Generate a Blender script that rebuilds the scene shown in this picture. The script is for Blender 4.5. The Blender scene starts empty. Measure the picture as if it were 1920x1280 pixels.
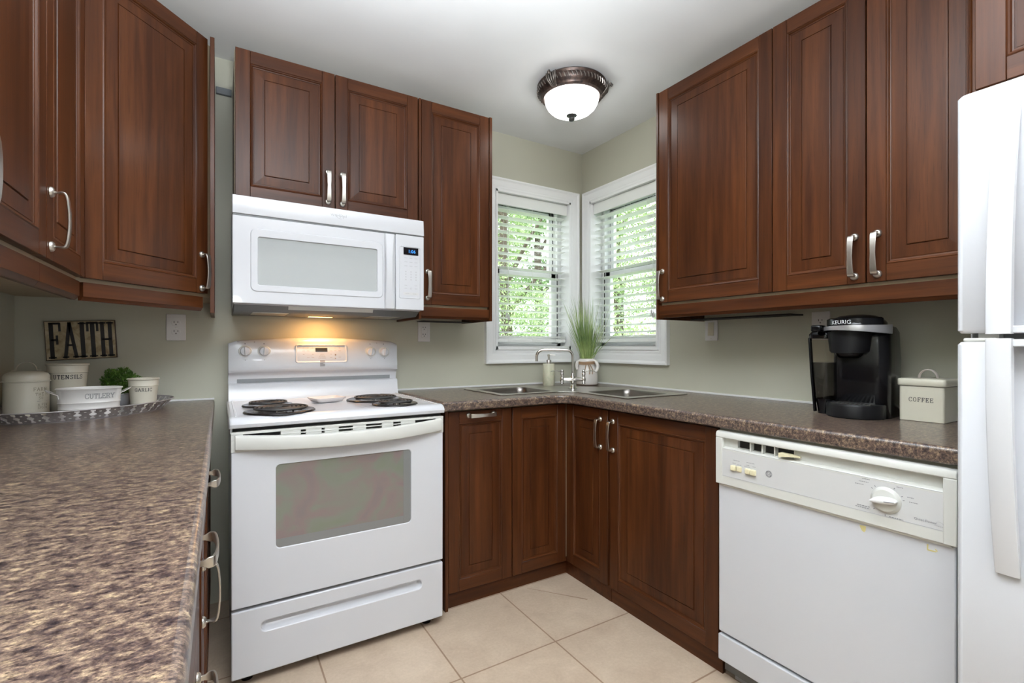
import bpy, bmesh, math, random
from math import sin, cos, pi, radians as R, sqrt, atan2
from mathutils import Vector as V, Matrix, noise
random.seed(7)
sc = bpy.context.scene
COL = sc.collection
# ------------------------------------------------------------------ camera
cam_d = bpy.data.cameras.new('camera'); cam = bpy.data.objects.new('camera', cam_d); COL.objects.link(cam)
cam.location = (-2.1071, -2.5425, 1.1518)
cam.rotation_euler = (R(90), 0, -R(31.375))
cam_d.sensor_width = 36; cam_d.lens = 36 * 902.6 / 1920
cam_d.shift_y = (649.9 - 640) / 1920
cam_d.clip_start = 0.02; cam_d.clip_end = 200
sc.camera = cam
# ------------------------------------------------------------------ world, lights, exposure
w = bpy.data.worlds.new('sky'); sc.world = w; w.use_nodes = True
bg = w.node_tree.nodes['Background']; bg.inputs[0].default_value = (0.90, 0.96, 1.0, 1); bg.inputs[1].default_value = 4.4
sc.view_settings.view_transform = 'Standard'; sc.view_settings.look = 'None'
sc.view_settings.gamma = 1; sc.view_settings.use_curve_mapping = False
sc.view_settings.exposure = 0.0
def light(name, kind, loc, energy, col=(1, 1, 1), rot=(0, 0, 0), **k):
    d = bpy.data.lights.new(name, kind); d.energy = energy; d.color = col
    for a, b in k.items(): setattr(d, a, b)
    o = bpy.data.objects.new(name, d); o.location = loc; o.rotation_euler = rot; COL.objects.link(o); return o
light('sun', 'SUN', (0, 0, 10), 3.2, (1, .97, .9), (R(38), R(8), R(200)), angle=R(3))
light('overhead_fill_light', 'AREA', (-1.6, -3.3, 2.40), 8, (1, .99, .97), (0, 0, 0), shape='DISK', size=1.0)  # unseen fill light added overhead behind the camera, no fixture modelled
light('camera_flash', 'POINT', (-2.0, -2.62, 1.50), 5, (.91, .96, 1), shadow_soft_size=.05)
bf = light('ceiling_bounce_fill', 'SPOT', (-2.0, -2.50, 1.62), 900, (.89, .95, 1), spot_size=R(128), spot_blend=1.0, shadow_soft_size=.12)  # unseen upward spot added to brighten the ceiling
bf.rotation_euler = V((.08, .30, 1)).to_track_quat('-Z', 'Y').to_euler()
light('rear_fill_light', 'AREA', (-1.3, -4.55, 1.5), 10, (.95, .98, 1), (R(90), 0, 0), shape='RECTANGLE', size=2.2, size_y=1.5)  # added soft fill from behind; the rear wall has no window
light('hood_lamp', 'AREA', (-1.69, -.13, 1.292), 1.1, (1, .50, .16), (0, 0, 0), shape='RECTANGLE', size=.12, size_y=.05)

# ------------------------------------------------------------------ helpers
class B:
    """mesh collector"""
    def __init__(s): s.v = []; s.f = []; s.m = []
    def add(s, vs, fs, mi=0):
        n = len(s.v); s.v += [tuple(p) for p in vs]
        s.f += [tuple(i + n for i in f) for f in fs]; s.m += [mi] * len(fs); return s
    def box(s, x0, x1, y0, y1, z0, z1, mi=0):
        if x0 > x1: x0, x1 = x1, x0
        if y0 > y1: y0, y1 = y1, y0
        if z0 > z1: z0, z1 = z1, z0
        return s.add([(x0,y0,z0),(x1,y0,z0),(x1,y1,z0),(x0,y1,z0),(x0,y0,z1),(x1,y0,z1),(x1,y1,z1),(x0,y1,z1)],
              [(0,3,2,1),(4,5,6,7),(0,1,5,4),(1,2,6,5),(2,3,7,6),(3,0,4,7)], mi)
    def obox(s, c, sx, sy, sz, rz, mi=0):
        vs = []
        for z in (0, sz):
            for a, b in ((-1,-1),(1,-1),(1,1),(-1,1)):
                x, y = a*sx/2, b*sy/2
                vs.append((c[0]+x*cos(rz)-y*sin(rz), c[1]+x*sin(rz)+y*cos(rz), c[2]+z))
        return s.add(vs, [(0,3,2,1),(4,5,6,7),(0,1,5,4),(1,2,6,5),(2,3,7,6),(3,0,4,7)], mi)
    def prism(s, poly, z0, z1, mi=0):
        n = len(poly)
        a = sum(poly[i][0]*poly[(i+1)%n][1]-poly[(i+1)%n][0]*poly[i][1] for i in range(n))
        if a < 0: poly = poly[::-1]
        vs = [(x,y,z0) for x,y in poly] + [(x,y,z1) for x,y in poly]
        return s.add(vs, [tuple(range(n))[::-1], tuple(range(n,2*n))] + [(i,(i+1)%n,n+(i+1)%n,n+i) for i in range(n)], mi)
    def loft(s, rings, mi=0, cap=True, closed=True):
        n = len(rings[0]); vs = [p for r in rings for p in r]; fs = []
        for k in range(len(rings)-1):
            for i in range(n if closed else n-1):
                j = (i+1) % n
                fs.append((k*n+i, k*n+j, (k+1)*n+j, (k+1)*n+i))
        if cap and closed:
            fs.append(tuple(range(n))[::-1]); fs.append(tuple((len(rings)-1)*n+i for i in range(n)))
        return s.add(vs, fs, mi)
    def lathe(s, prof, c=(0,0,0), seg=32, mi=0, axis='z', sx=1, sy=1, rot=0, cap=False):
        rings = []
        for r, h in prof:
            ring = []
            for i in range(seg):
                a = 2*pi*i/seg; x, y = r*cos(a)*sx, r*sin(a)*sy
                x, y = x*cos(rot)-y*sin(rot), x*sin(rot)+y*cos(rot)
                if axis == 'z': p = (c[0]+x, c[1]+y, c[2]+h)
                elif axis == 'y': p = (c[0]+x, c[1]+h, c[2]-y)
                else: p = (c[0]+h, c[1]+x, c[2]+y)
                ring.append(p)
            rings.append(ring)
        return s.loft(rings, mi, cap=cap)
    def tube(s, pts, r, seg=10, mi=0, cap=True, flat=None):
        pts = [V(p) for p in pts]; rings = []
        T = []
        for i in range(len(pts)):
            a = pts[max(i-1,0)]; b = pts[min(i+1,len(pts)-1)]; T.append((b-a).normalized())
        up = V((0,0,1)) if abs(T[0].z) < .9 else V((1,0,0))
        n = (up - T[0]*up.dot(T[0])).normalized()
        for i, p in enumerate(pts):
            n = (n - T[i]*n.dot(T[i])).normalized(); b = T[i].cross(n)
            rr = r[i] if isinstance(r, (list,tuple)) else r
            fx = flat or 1
            rings.append([tuple(p + n*rr*cos(2*pi*k/seg) + b*rr*fx*sin(2*pi*k/seg)) for k in range(seg)])
        return s.loft(rings, mi, cap=cap)
    def xf(s, M):
        s.v = [tuple(M @ V(p)) for p in s.v]; return s

def root(name, label, cat, loc=(0,0,0), rz=0, group=None, kind=None):
    o = bpy.data.objects.new(name, None); COL.objects.link(o); o.empty_display_size = .05
    o.location = loc; o.rotation_euler = (0,0,rz)
    if kind: o['kind'] = kind
    if label: o['label'] = label
    if cat: o['category'] = cat
    if group: o['group'] = group
    return o
def obj(name, b, mat, parent=None, bev=0, seg=2, ang=32, label=None, smooth=True, solid=0, loc=None, rot=None):
    me = bpy.data.meshes.new(name); me.from_pydata(b.v, [], b.f)
    mats = mat if isinstance(mat, (list,tuple)) else [mat]
    for m in mats: me.materials.append(m)
    me.polygons.foreach_set('material_index', b.m)
    bm = bmesh.new(); bm.from_mesh(me)
    bmesh.ops.recalc_face_normals(bm, faces=bm.faces)
    if smooth:
        for f in bm.faces: f.smooth = True
        for e in bm.edges:
            if len(e.link_faces) != 2 or e.calc_face_angle(0) > R(ang): e.smooth = False
    bm.to_mesh(me); bm.free(); me.update()
    o = bpy.data.objects.new(name, me); COL.objects.link(o)
    if parent: o.parent = parent
    if loc: o.location = loc
    if rot: o.rotation_euler = rot
    if bev:
        m = o.modifiers.new('bevel', 'BEVEL'); m.width = bev; m.segments = seg; m.limit_method = 'ANGLE'; m.angle_limit = R(40); m.harden_normals = False
    if solid:
        m = o.modifiers.new('thick', 'SOLIDIFY'); m.thickness = solid; m.offset = 0
    if label: o['label'] = label
    return o
def tag(o, label=None, cat=None, group=None, kind=None):
    if label: o['label'] = label
    if cat: o['category'] = cat
    if group: o['group'] = group
    if kind: o['kind'] = kind
    return o
def copy_tree(o, parent=None):
    c = o.copy(); COL.objects.link(c); c.parent = parent
    for ch in list(o.children): copy_tree(ch, c)
    return c
def rrect(w_, h_, r, n=5, cx=0, cy=0):
    p = []
    for sx, sy, a0 in ((1,1,0),(-1,1,90),(-1,-1,180),(1,-1,270)):
        for k in range(n+1):
            a = R(a0+90*k/n); p.append((cx+sx*(w_/2-r)+r*cos(a), cy+sy*(h_/2-r)+r*sin(a)))
    return p
def holed(outer, holes, z0, z1, mat_i=0):
    """prism with holes -> B"""
    bm = bmesh.new(); loops = []
    for lp in [outer]+holes:
        vs = [bm.verts.new((x,y,0)) for x,y in lp]; loops.append(vs)
        for i in range(len(vs)): bm.edges.new((vs[i], vs[(i+1)%len(vs)]))
    bmesh.ops.triangle_fill(bm, use_beauty=True, edges=bm.edges[:])
    bm.verts.index_update(); vs = [v.co.copy() for v in bm.verts]; fs = [tuple(v.index for v in f.verts) for f in bm.faces]
    bm.free(); b = B(); n = len(vs)
    b.add([(p.x,p.y,z1) for p in vs], fs); b.add([(p.x,p.y,z0) for p in vs], [f[::-1] for f in fs])
    k = 0
    for lp in [outer]+holes:
        m = len(lp); b.add([(x,y,z0) for x,y in lp]+[(x,y,z1) for x,y in lp], [(i,(i+1)%m,m+(i+1)%m,m+i) for i in range(m)]); k += m
    # weld
    bm = bmesh.new(); me = bpy.data.meshes.new('t'); me.from_pydata(b.v, [], b.f); bm.from_mesh(me)
    bmesh.ops.remove_doubles(bm, verts=bm.verts, dist=1e-5); bm.verts.index_update()
    out = B(); out.add([v.co[:] for v in bm.verts], [tuple(v.index for v in f.verts) for f in bm.faces]); bm.free(); bpy.data.meshes.remove(me)
    return out

# ------------------------------------------------------------------ materials
def mat(name, col, rough=.5, metal=0, coat=0, spec=.5, **k):
    m = bpy.data.materials.new(name); m.use_nodes = True; p = m.node_tree.nodes['Principled BSDF']
    p.inputs['Base Color'].default_value = (*col, 1); p.inputs['Roughness'].default_value = rough
    p.inputs['Metallic'].default_value = metal; p.inputs['Coat Weight'].default_value = coat
    p.inputs['Specular IOR Level'].default_value = spec
    for a, b in k.items(): p.inputs[a.replace('_', ' ')].default_value = b
    return m
def N(m, t, **k):
    n = m.node_tree.nodes.new(t)
    for a, b in k.items():
        if a in n.inputs: n.inputs[a].default_value = b
        else: setattr(n, a, b)
    return n
def L(m, a, b): m.node_tree.links.new(a, b)
def P(m): return m.node_tree.nodes['Principled BSDF']
def ramp(m, fac, stops):
    r = N(m, 'ShaderNodeValToRGB'); L(m, fac, r.inputs[0]); e = r.color_ramp.elements
    while len(e) < len(stops): e.new(.5)
    for i, (p, c) in enumerate(stops): e[i].position = p; e[i].color = (*c, 1) if len(c) == 3 else c
    return r
def mapping(m, scale, coord='Object', rnd=True):
    tc = N(m, 'ShaderNodeTexCoord'); mp = N(m, 'ShaderNodeMapping'); mp.inputs['Scale'].default_value = scale
    L(m, tc.outputs[coord], mp.inputs[0])
    if rnd:
        oi = N(m, 'ShaderNodeObjectInfo'); mu = N(m, 'ShaderNodeMath', operation='MULTIPLY'); mu.inputs[1].default_value = 37.
        L(m, oi.outputs['Random'], mu.inputs[0]); cb = N(m, 'ShaderNodeCombineXYZ')
        L(m, mu.outputs[0], cb.inputs[0]); L(m, mu.outputs[0], cb.inputs[1]); L(m, mu.outputs[0], cb.inputs[2]); L(m, cb.outputs[0], mp.inputs['Location'])
    return mp
def bump(m, h, s=.1, d=.002):
    b = N(m, 'ShaderNodeBump'); b.inputs['Strength'].default_value = s; b.inputs['Distance'].default_value = d
    L(m, h, b.inputs['Height']); L(m, b.outputs[0], P(m).inputs['Normal'])
def noisen(m, mp, scale, detail=4, rough=.5, dist=0):
    n = N(m, 'ShaderNodeTexNoise'); n.inputs['Scale'].default_value = scale; n.inputs['Detail'].default_value = detail
    n.inputs['Roughness'].default_value = rough; n.inputs['Distortion'].default_value = dist; L(m, mp.outputs[0], n.inputs['Vector']); return n
def mixc(m, f, a, b, mode='MIX'):
    x = N(m, 'ShaderNodeMix', data_type='RGBA', blend_type=mode)
    for v, i in ((f, 0), (a, 6), (b, 7)):
        if hasattr(v, 'links'): L(m, v, x.inputs[i])
        else: x.inputs[i].default_value = v if i == 0 else (*v, 1)
    return x.outputs[2]

def wood(name, along, dark=1.0):
    m = mat(name, (.1,.03,.01), rough=.40, coat=.12, spec=.2); P(m).inputs['Coat Roughness'].default_value = .20
    st = {'z': (1,1,.05), 'x': (.05,1,1)}[along]
    mp = mapping(m, st); n1 = noisen(m, mp, 38, 5, .6, .3)
    mp2 = mapping(m, {'z': (1,1,.12), 'x': (.12,1,1)}[along]); n2 = noisen(m, mp2, 7, 3, .5, .8)
    mp3 = mapping(m, {'z': (1,1,.03), 'x': (.03,1,1)}[along]); n3 = noisen(m, mp3, 260, 3, .7)
    c1 = ramp(m, n1.outputs[0], [(.3, (.053*dark,.0150*dark,.0049*dark)), (.72, (.112*dark,.0355*dark,.0105*dark))])
    c2 = ramp(m, n2.outputs[0], [(.3, (.62,.58,.55)), (.7, (1.15,1.15,1.1))])
    c3 = ramp(m, n3.outputs[0], [(.30, (.55,.5,.5)), (.42, (1,1,1))])
    o = mixc(m, 1.0, c1.outputs[0], c2.outputs[0], 'MULTIPLY'); o = mixc(m, .75, o, c3.outputs[0], 'MULTIPLY')
    L(m, o, P(m).inputs['Base Color']); bump(m, n3.outputs[0], .12, .0008); return m
WZ = wood('cherry_wood_vertical', 'z'); WX = wood('cherry_wood_horizontal', 'x')
M_mel = mat('beige_melamine', (.42,.33,.22), .5)
M_white = mat('white_enamel', (.655,.665,.70), .22, coat=.3)
M_white2 = mat('textured_white', (.61,.62,.655), .38)
M_bisq = mat('bisque_plastic', (.64,.64,.605), .35)
M_bisq2 = mat('aged_cream_plastic', (.72,.66,.45), .35)
M_grayp = mat('pale_grey_panel', (.60,.60,.60), .35)
M_black = mat('black_plastic', (.004,.004,.005), .20, spec=.35)
M_blackm = mat('black_matte', (.006,.006,.007), .45, spec=.25)
M_dark = mat('dark_shadow_gap', (.012,.011,.010), .7)
M_ink = mat('dark_ink', (.03,.03,.035), .5)
M_inkg = mat('grey_ink', (.22,.22,.24), .5)
M_inkl = mat('light_grey_ink', (.42,.42,.44), .5)
M_chrome = mat('chrome', (.62,.60,.58), .08, metal=1)
M_nickel = mat('brushed_nickel', (.62,.59,.54), .3, metal=1)
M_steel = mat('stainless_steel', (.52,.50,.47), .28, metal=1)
M_bowl = mat('shaded_steel_bowl', (.27,.25,.235), .32, metal=1)  # sink steel darkened to carry the shade inside the bowls
M_greym = mat('grey_metal', (.13,.135,.135), .45, metal=.3)
M_trim = mat('white_trim_paint', (.88,.885,.89), .4)
M_vinyl = mat('white_vinyl', (.82,.83,.84), .35)
M_slat = mat('white_blind_slat', (.84,.85,.83), .4)
M_cream = mat('cream_enamel', (.66,.63,.52), .28, coat=.4)
M_plate = mat('wall_plate_white', (.72,.70,.70), .35)
M_almond = mat('almond_plastic', (.62,.57,.45), .35)
M_coil = mat('burner_coil', (.035,.034,.034), .5)
M_pan = mat('black_drip_pan', (.012,.010,.010), .18)
M_bronze = mat('oil_rubbed_bronze', (.05,.035,.03), .38, metal=.7)
mb_ = mapping(M_bronze, (1,1,1)); nb_ = noisen(M_bronze, mb_, 60, 4)
L(M_bronze, ramp(M_bronze, nb_.outputs[0], [(.3,(.035,.028,.026)),(.75,(.13,.085,.07))]).outputs[0], P(M_bronze).inputs['Base Color'])
def glass(name, col=(1,1,1), rough=0, alpha=.12, ior=1.45):
    m = bpy.data.materials.new(name); m.use_nodes = True; nt = m.node_tree; nt.nodes.clear()
    o = nt.nodes.new('ShaderNodeOutputMaterial'); t = nt.nodes.new('ShaderNodeBsdfTransparent'); g = nt.nodes.new('ShaderNodeBsdfGlossy')
    t.inputs[0].default_value = (*col, 1); g.inputs['Roughness'].default_value = rough
    lw = nt.nodes.new('ShaderNodeLayerWeight'); lw.inputs['Blend'].default_value = .5; mx = nt.nodes.new('ShaderNodeMixShader')
    pw = nt.nodes.new('ShaderNodeMath'); pw.operation = 'POWER'; pw.inputs[1].default_value = 5; nt.links.new(lw.outputs['Facing'], pw.inputs[0])
    fr = nt.nodes.new('ShaderNodeMath'); fr.operation = 'MULTIPLY_ADD'; fr.inputs[1].default_value = .9; fr.inputs[2].default_value = .03; nt.links.new(pw.outputs[0], fr.inputs[0])
    nt.links.new(fr.outputs[0], mx.inputs[0]); nt.links.new(t.outputs[0], mx.inputs[1]); nt.links.new(g.outputs[0], mx.inputs[2]); nt.links.new(mx.outputs[0], o.inputs[0]); return m
M_glass = glass('window_glass', (.97,.99,.98))
M_tank = glass('smoky_clear_plastic', (.42,.42,.43))
M_clear = glass('clear_plastic', (.90,.88,.86))
# wall paint
def wall_mat(name, col):
    m = mat(name, col, .55); mp = mapping(m, (1,1,1), rnd=False); n = noisen(m, mp, 220, 3); n2 = noisen(m, mp, 2.2, 2)
    c = ramp(m, n2.outputs[0], [(.3, tuple(x*.96 for x in col)), (.7, tuple(x*1.04 for x in col))]); L(m, c.outputs[0], P(m).inputs['Base Color'])
    bump(m, n.outputs[0], .12, .0006); return m
M_wall = wall_mat('sage_greige_paint', (.50,.492,.405)); M_ceil = wall_mat('ceiling_white_paint', (.76,.765,.77)); M_rear = wall_mat('pale_rear_paint', (.55,.54,.50))
# granite laminate
def granite():
    m = mat('granite_laminate', (.2,.15,.12), .28, coat=.15); P(m).inputs['Coat Roughness'].default_value = .15
    mp = mapping(m, (1,1,1), rnd=False)
    mp.inputs['Scale'].default_value = (.85, 1.35, 1.2)
    big = noisen(m, mp, 11, 4, .6, .6); med = noisen(m, mp, 70, 7, .78, .2); fine = noisen(m, mp, 240, 4, .7)
    vo = N(m, 'ShaderNodeTexVoronoi'); vo.inputs['Scale'].default_value = 150; L(m, mp.outputs[0], vo.inputs['Vector'])
    c = ramp(m, med.outputs[0], [(.34, (.016,.013,.018)), (.43, (.050,.036,.036)), (.49, (.105,.074,.062)), (.55, (.175,.128,.098)), (.61, (.29,.222,.15)), (.68, (.36,.28,.18)), (.76, (.18,.16,.15))]).outputs[0]
    c2 = ramp(m, fine.outputs[0], [(.34, (.30,.26,.28)), (.5, (1,1,1)), (.66, (1.45,1.4,1.35))]).outputs[0]
    c3 = ramp(m, big.outputs[0], [(.35, (.86,.83,.84)), (.65, (1.14,1.12,1.05))]).outputs[0]
    c = mixc(m, .9, c, c2, 'MULTIPLY'); c = mixc(m, 1.0, c, c3, 'MULTIPLY')
    sp = ramp(m, vo.outputs['Distance'], [(.10, (.05,.03,.05)), (.22, (1,1,1))]).outputs[0]
    c = mixc(m, .8, c, sp, 'MULTIPLY')
    L(m, c, P(m).inputs['Base Color']); bump(m, fine.outputs[0], .05, .0004); return m
M_gran = granite()
# floor tiles
def tiles():
    m = mat('beige_porcelain_tile', (.5,.4,.3), .42)
    tc = N(m, 'ShaderNodeTexCoord'); br = N(m, 'ShaderNodeTexBrick'); mp = N(m, 'ShaderNodeMapping')
    mp.inputs['Location'].default_value = (.98+.405*20+.002, 1.022+.432*20+.002, 0)
    L(m, tc.outputs['Object'], mp.inputs[0]); L(m, mp.outputs[0], br.inputs['Vector'])
    br.offset = 0; br.squash = 1
    for a, b in (('Scale',1),('Mortar Size',.0032),('Mortar Smooth',.1),('Bias',0),('Brick Width',.405),('Row Height',.432)): br.inputs[a].default_value = b
    br.inputs['Color1'].default_value = (.55,.445,.35,1); br.inputs['Color2'].default_value = (.505,.41,.325,1); br.inputs['Mortar'].default_value = (.30,.205,.14,1)
    mp2 = mapping(m, (1,1,1), rnd=False); n = noisen(m, mp2, 7, 5, .6, .5); n2 = noisen(m, mp2, 90, 4, .6)
    c = ramp(m, n.outputs[0], [(.3,(.86,.82,.79)),(.7,(1.08,1.07,1.04))]).outputs[0]; c2 = ramp(m, n2.outputs[0], [(.3,(.93,.92,.9)),(.7,(1.04,1.04,1.03))]).outputs[0]
    o = mixc(m, 1.0, br.outputs['Color'], c, 'MULTIPLY'); o = mixc(m, 1.0, o, c2, 'MULTIPLY'); L(m, o, P(m).inputs['Base Color'])
    iv = N(m, 'ShaderNodeMath', operation='SUBTRACT'); iv.inputs[0].default_value = 1; L(m, br.outputs['Fac'], iv.inputs[1]); bump(m, iv.outputs[0], .5, .002)
    return m
M_tile = tiles()
def foliage(name, a, b, tr=.25):
    m = mat(name, a, .5); mp = mapping(m, (1,1,1)); n = noisen(m, mp, 14, 3)
    L(m, ramp(m, n.outputs[0], [(.3,a),(.7,b)]).outputs[0], P(m).inputs['Base Color']); P(m).inputs['Subsurface Weight'].default_value = 0
    P(m).inputs['Transmission Weight'].default_value = 0; return m

# ------------------------------------------------------------------ room constants
CZ = 2.455; XL = -2.768; YR = -4.8; WT = .16
HB = (-.68, -.112, 1.135, 2.105)      # window opening in the stove wall: x0 x1 z0 z1
HR = (-.10, -.675, 1.135, 2.105)      # window opening in the right wall: y0 y1 z0 z1
b = B(); x0, x1, z0, z1 = HB
b.box(XL-WT, x0, 0, WT, 0, CZ); b.box(x1, WT, 0, WT, 0, CZ); b.box(x0, x1, 0, WT, 0, z0); b.box(x0, x1, 0, WT, z1, CZ)
tag(obj('wall_back', b, M_wall), kind='structure')
b = B(); y0, y1, z0, z1 = HR
b.box(0, WT, y0, 0, 0, CZ); b.box(0, WT, YR, y1, 0, CZ); b.box(0, WT, y1, y0, 0, z0); b.box(0, WT, y1, y0, z1, CZ)
tag(obj('wall_right', b, M_wall), kind='structure')
tag(obj('wall_left', B().box(XL-WT, XL, YR, 0, 0, CZ), M_wall), kind='structure')
tag(obj('wall_rear', B().box(XL-WT, WT, YR-WT, YR, 0, CZ), M_rear), kind='structure')
tag(obj('floor', B().box(XL-WT, WT, YR-WT, WT, -.1, 0), M_tile), kind='structure')
tag(obj('ceiling', B().box(XL-WT, WT, YR-WT, WT, CZ, CZ+.1), M_ceil), kind='structure')
fl = bpy.data.objects['floor']
M_grout = mat('tile_grout', (.30,.205,.14), .7)
obj('crack', B().prism([(-.85,-.618),(-.846,-.622),(-.668,-.846),(-.674,-.848)], .0, .0008), M_grout, fl)
# ledge on the stove wall between the cabinets, caulk beads
tag(obj('trim_1', B().box(-2.117, -2.056, -.018, 0, 2.287, 2.317), mat('grey_blue_trim', (.19,.205,.22), .5), bev=.003), kind='structure')
b = B(); b.box(-1.29, -.012, -.010, 0, .916, .924); b.box(-.010, 0, -2.14, 0, .916, .924)
tag(obj('trim_2', b, M_trim), kind='structure')
b = B(); b.box(XL, -2.123, -.008, 0, .916, .923)
tag(obj('trim_3', b, M_trim), kind='structure')

# ------------------------------------------------------------------ windows
def casing(u0, u1, z0, z1, w_, zb):
    """profiled picture frame casing in local XZ plane, front toward -Y"""
    bb = B(); prof = [(0,0),(0,-.012),(.010,-.016),(.020,-.014),(.030,-.018),(.052,-.020),(.062,-.026),(w_,-.026),(w_,0)]
    rings = []
    for d, y in prof:
        k = d / w_
        rings.append([(u0-d, y, z0-d*zb), (u1+d, y, z0-d*zb), (u1+d, y, z1+d), (u0-d, y, z1+d)])
    return bb.loft(rings, cap=False)
def window(n, loc, rz, W, z0, z1, tag_lab):
    """local x 0..W along the wall, room toward -Y"""
    r = root('window_%d' % n, None, None, loc, rz, kind='structure')
    obj('casing', casing(0, W, z0, z1, .070, 1.2), M_trim, r, ang=20)
    j = B(); t = .012
    j.box(-.001, t, -.02, .15, z0, z1); j.box(W-t, W+.001, -.02, .15, z0, z1); j.box(0, W, -.02, .15, z1-t, z1+.001); j.box(0, W, -.02, .15, z0-.001, z0+.02)
    obj('jamb', j, M_trim, r)
    zm = 1.625; f = B()
    # vinyl outer frame
    for a, c in ((t, t+.03), (W-t-.03, W-t)): f.box(a, c, .075, .15, z0+.02, z1-t)
    f.box(t, W-t, .075, .15, z1-t-.03, z1-t); f.box(t, W-t, .075, .15, z0+.02, z0+.04)
    obj('window_frame', f, M_vinyl, r, bev=.002)
    def sash(nm, za, zb_, ya, yb):
        s = B(); xa, xb = t+.03, W-t-.03
        s.box(xa, xa+.042, ya, yb, za, zb_); s.box(xb-.042, xb, ya, yb, za, zb_); s.box(xa, xb, ya, yb, za, za+.042); s.box(xa, xb, ya, yb, zb_-.036, zb_)
        so = obj(nm, s, M_vinyl, r, bev=.002)
        g = B(); q = .0035
        x2, x3, z2, z3 = xa+.042, xb-.042, za+.042, zb_-.036; yy = .0735
        if nm == 'upper_sash': xa_, xb_ = xa+.012, xb-.012; yy = ya-.003
        else: xa_, xb_ = xa, xb
        g.box(xa_-q, xa_, yy, yy+.005, za+(0 if nm=='lower_sash' else .04), zb_+q); g.box(xb_, xb_+q, yy, yy+.005, za+(0 if nm=='lower_sash' else .04), zb_+q)
        g.box(xa_, xb_, ya-.003, ya+.003, zb_-(0 if nm=='lower_sash' else .012), zb_+q-(0 if nm=='lower_sash' else .012))
        obj('gasket', g, M_dark, so)
        obj('pane', B().box(x2, x3, (ya+yb)/2-.002, (ya+yb)/2+.002, z2, z3), M_glass, so)
    sash('upper_sash', zm-.018, z1-t-.03, .115, .14)
    sash('lower_sash', z0+.04, zm+.018, .085, .11)
    return r
WB = HB[1]-HB[0]; WR = HR[0]-HR[1]
window(1, (HB[0], 0, 0), 0, WB, 1.135, 2.105, '')
window(2, (0, HR[0], 0), -R(90), WR, 1.135, 2.105, '')
def blind(label, loc, rz, W, tassel_x, z0, z1):
    r = root('venetian_blind', label, 'window blind', loc, rz)
    a, c = .016, W-.016
    obj('valance', B().box(a-.002, c+.002, .002, .010, z1-.078, z1-.008), M_slat, r, bev=.003)
    obj('headrail', B().box(a+.004, c-.004, .014, .062, z1-.058, z1-.013), M_slat, r, bev=.002)
    s = B(); z = z1-.100; k = 0; zz = []
    while z > z0+.088:
        th = -R(6); n = 5
        top = []; bot = []
        for i in range(n):
            u = -1+2*i/(n-1); y = .038+u*.025*cos(th); h = z + u*.025*sin(th) + .0028*(1-u*u)
            top.append((y, h)); bot.append((y, h-.0026))
        ring = top + bot[::-1]
        s.loft([[(a+.004, y, h) for y, h in ring], [(c-.004, y, h) for y, h in ring]])
        zz.append(z); z -= .0445
    obj('slats', s, M_slat, r, ang=50)
    # stacked slats and bottom rail
    st = B()
    for i in range(3): st.box(a+.004, c-.004, .013, .063, z0+.050+i*.006, z0+.0535+i*.006)
    obj('stacked_slats', st, M_slat, r)
    obj('bottom_rail', B().box(a+.003, c-.003, .012, .064, z0+.024, z0+.046), M_slat, r, bev=.004)
    cb = B()
    for fx in (.18, .5, .82):
        for yy in (.0115, .0645):
            cb.tube([(W*fx, yy, z1-.06), (W*fx, yy, z0+.03)], .0009, 5)
        for z in zz: cb.box(W*fx-.0008, W*fx+.0008, .0115, .0645, z-.0035, z-.0027)
    obj('ladder_cords', cb, M_slat, r)
    lc = B()
    for dx in (0, .012): lc.tube([(tassel_x+dx, .004, z1-.07), (tassel_x+dx*.8, .004, 1.36)], .0010, 5)
    l = obj('pull_cord', lc, M_slat, r)
    tb = B()
    for dx, dz in ((-.004, 0), (.013, -.012)):
        tb.lathe([(.001,.034),(.005,.028),(.006,.012),(.009,.002),(.009,0),(.001,0)], (tassel_x+dx, .003, 1.33+dz), 12)
    obj('tassel', tb, mat('grey_tassel', (.5,.5,.48), .5), l)
blind('white slatted blind filling the window left of the corner, on the stove wall', (HB[0], 0, 0), 0, WB, .09, 1.155, 2.100)
blind('white slatted blind filling the window right of the corner, beside the cabinets', (0, HR[0], 0), -R(90), WR, .515, 1.155, 2.100)

# ------------------------------------------------------------------ pulls and doors
def pull_mesh():
    b = B(); pts = []
    h = .064
    # centreline (z, y): from base out, corner, bowed bar, back
    ctr = [(-h, 0), (-h, -.014), (-h-.001, -.022), (-h+.001, -.0275), (-h+.006, -.030), (-.045, -.0325), (-.02, -.0345), (0, -.035)]
    ctr = ctr + [(-z, y) for z, y in ctr[-2::-1]]
    rings = []
    for i, (z, y) in enumerate(ctr):
        a = ctr[max(i-1,0)]; c = ctr[min(i+1, len(ctr)-1)]; t = V((c[0]-a[0], c[1]-a[1])).normalized(); n = V((-t.y, t.x))
        wd = .0070 + .0022*min(1, abs(z)/.06)
        if i < 2 or i > len(ctr)-3: wd = .0050
        th = .0021
        rings.append([(sx*wd, y+n.y*sn*th, z+n.x*sn*th) for sx, sn in ((-1,-1),(1,-1),(1,1),(-1,1))])
    b.loft(rings)
    for s in (-1, 1): b.lathe([(.001,-.008),(.0085,-.008),(.0120,-.0045),(.0128,0),(.001,0)], (0, 0, s*h), 20, axis='y')
    return b
_pull = None
def pull(parent, x, z, horiz=False, y=0, label='brushed nickel bow handle'):
    global _pull
    if _pull is None:
        _pull = obj('handle', pull_mesh(), M_nickel, parent, bev=.0009, seg=2, ang=50); o = _pull
    else:
        o = _pull.copy(); COL.objects.link(o); o.parent = parent
    o.location = (x, y, z); o.rotation_euler = (0, R(90) if horiz else 0, 0)
    o['label'] = label; return o
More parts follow.
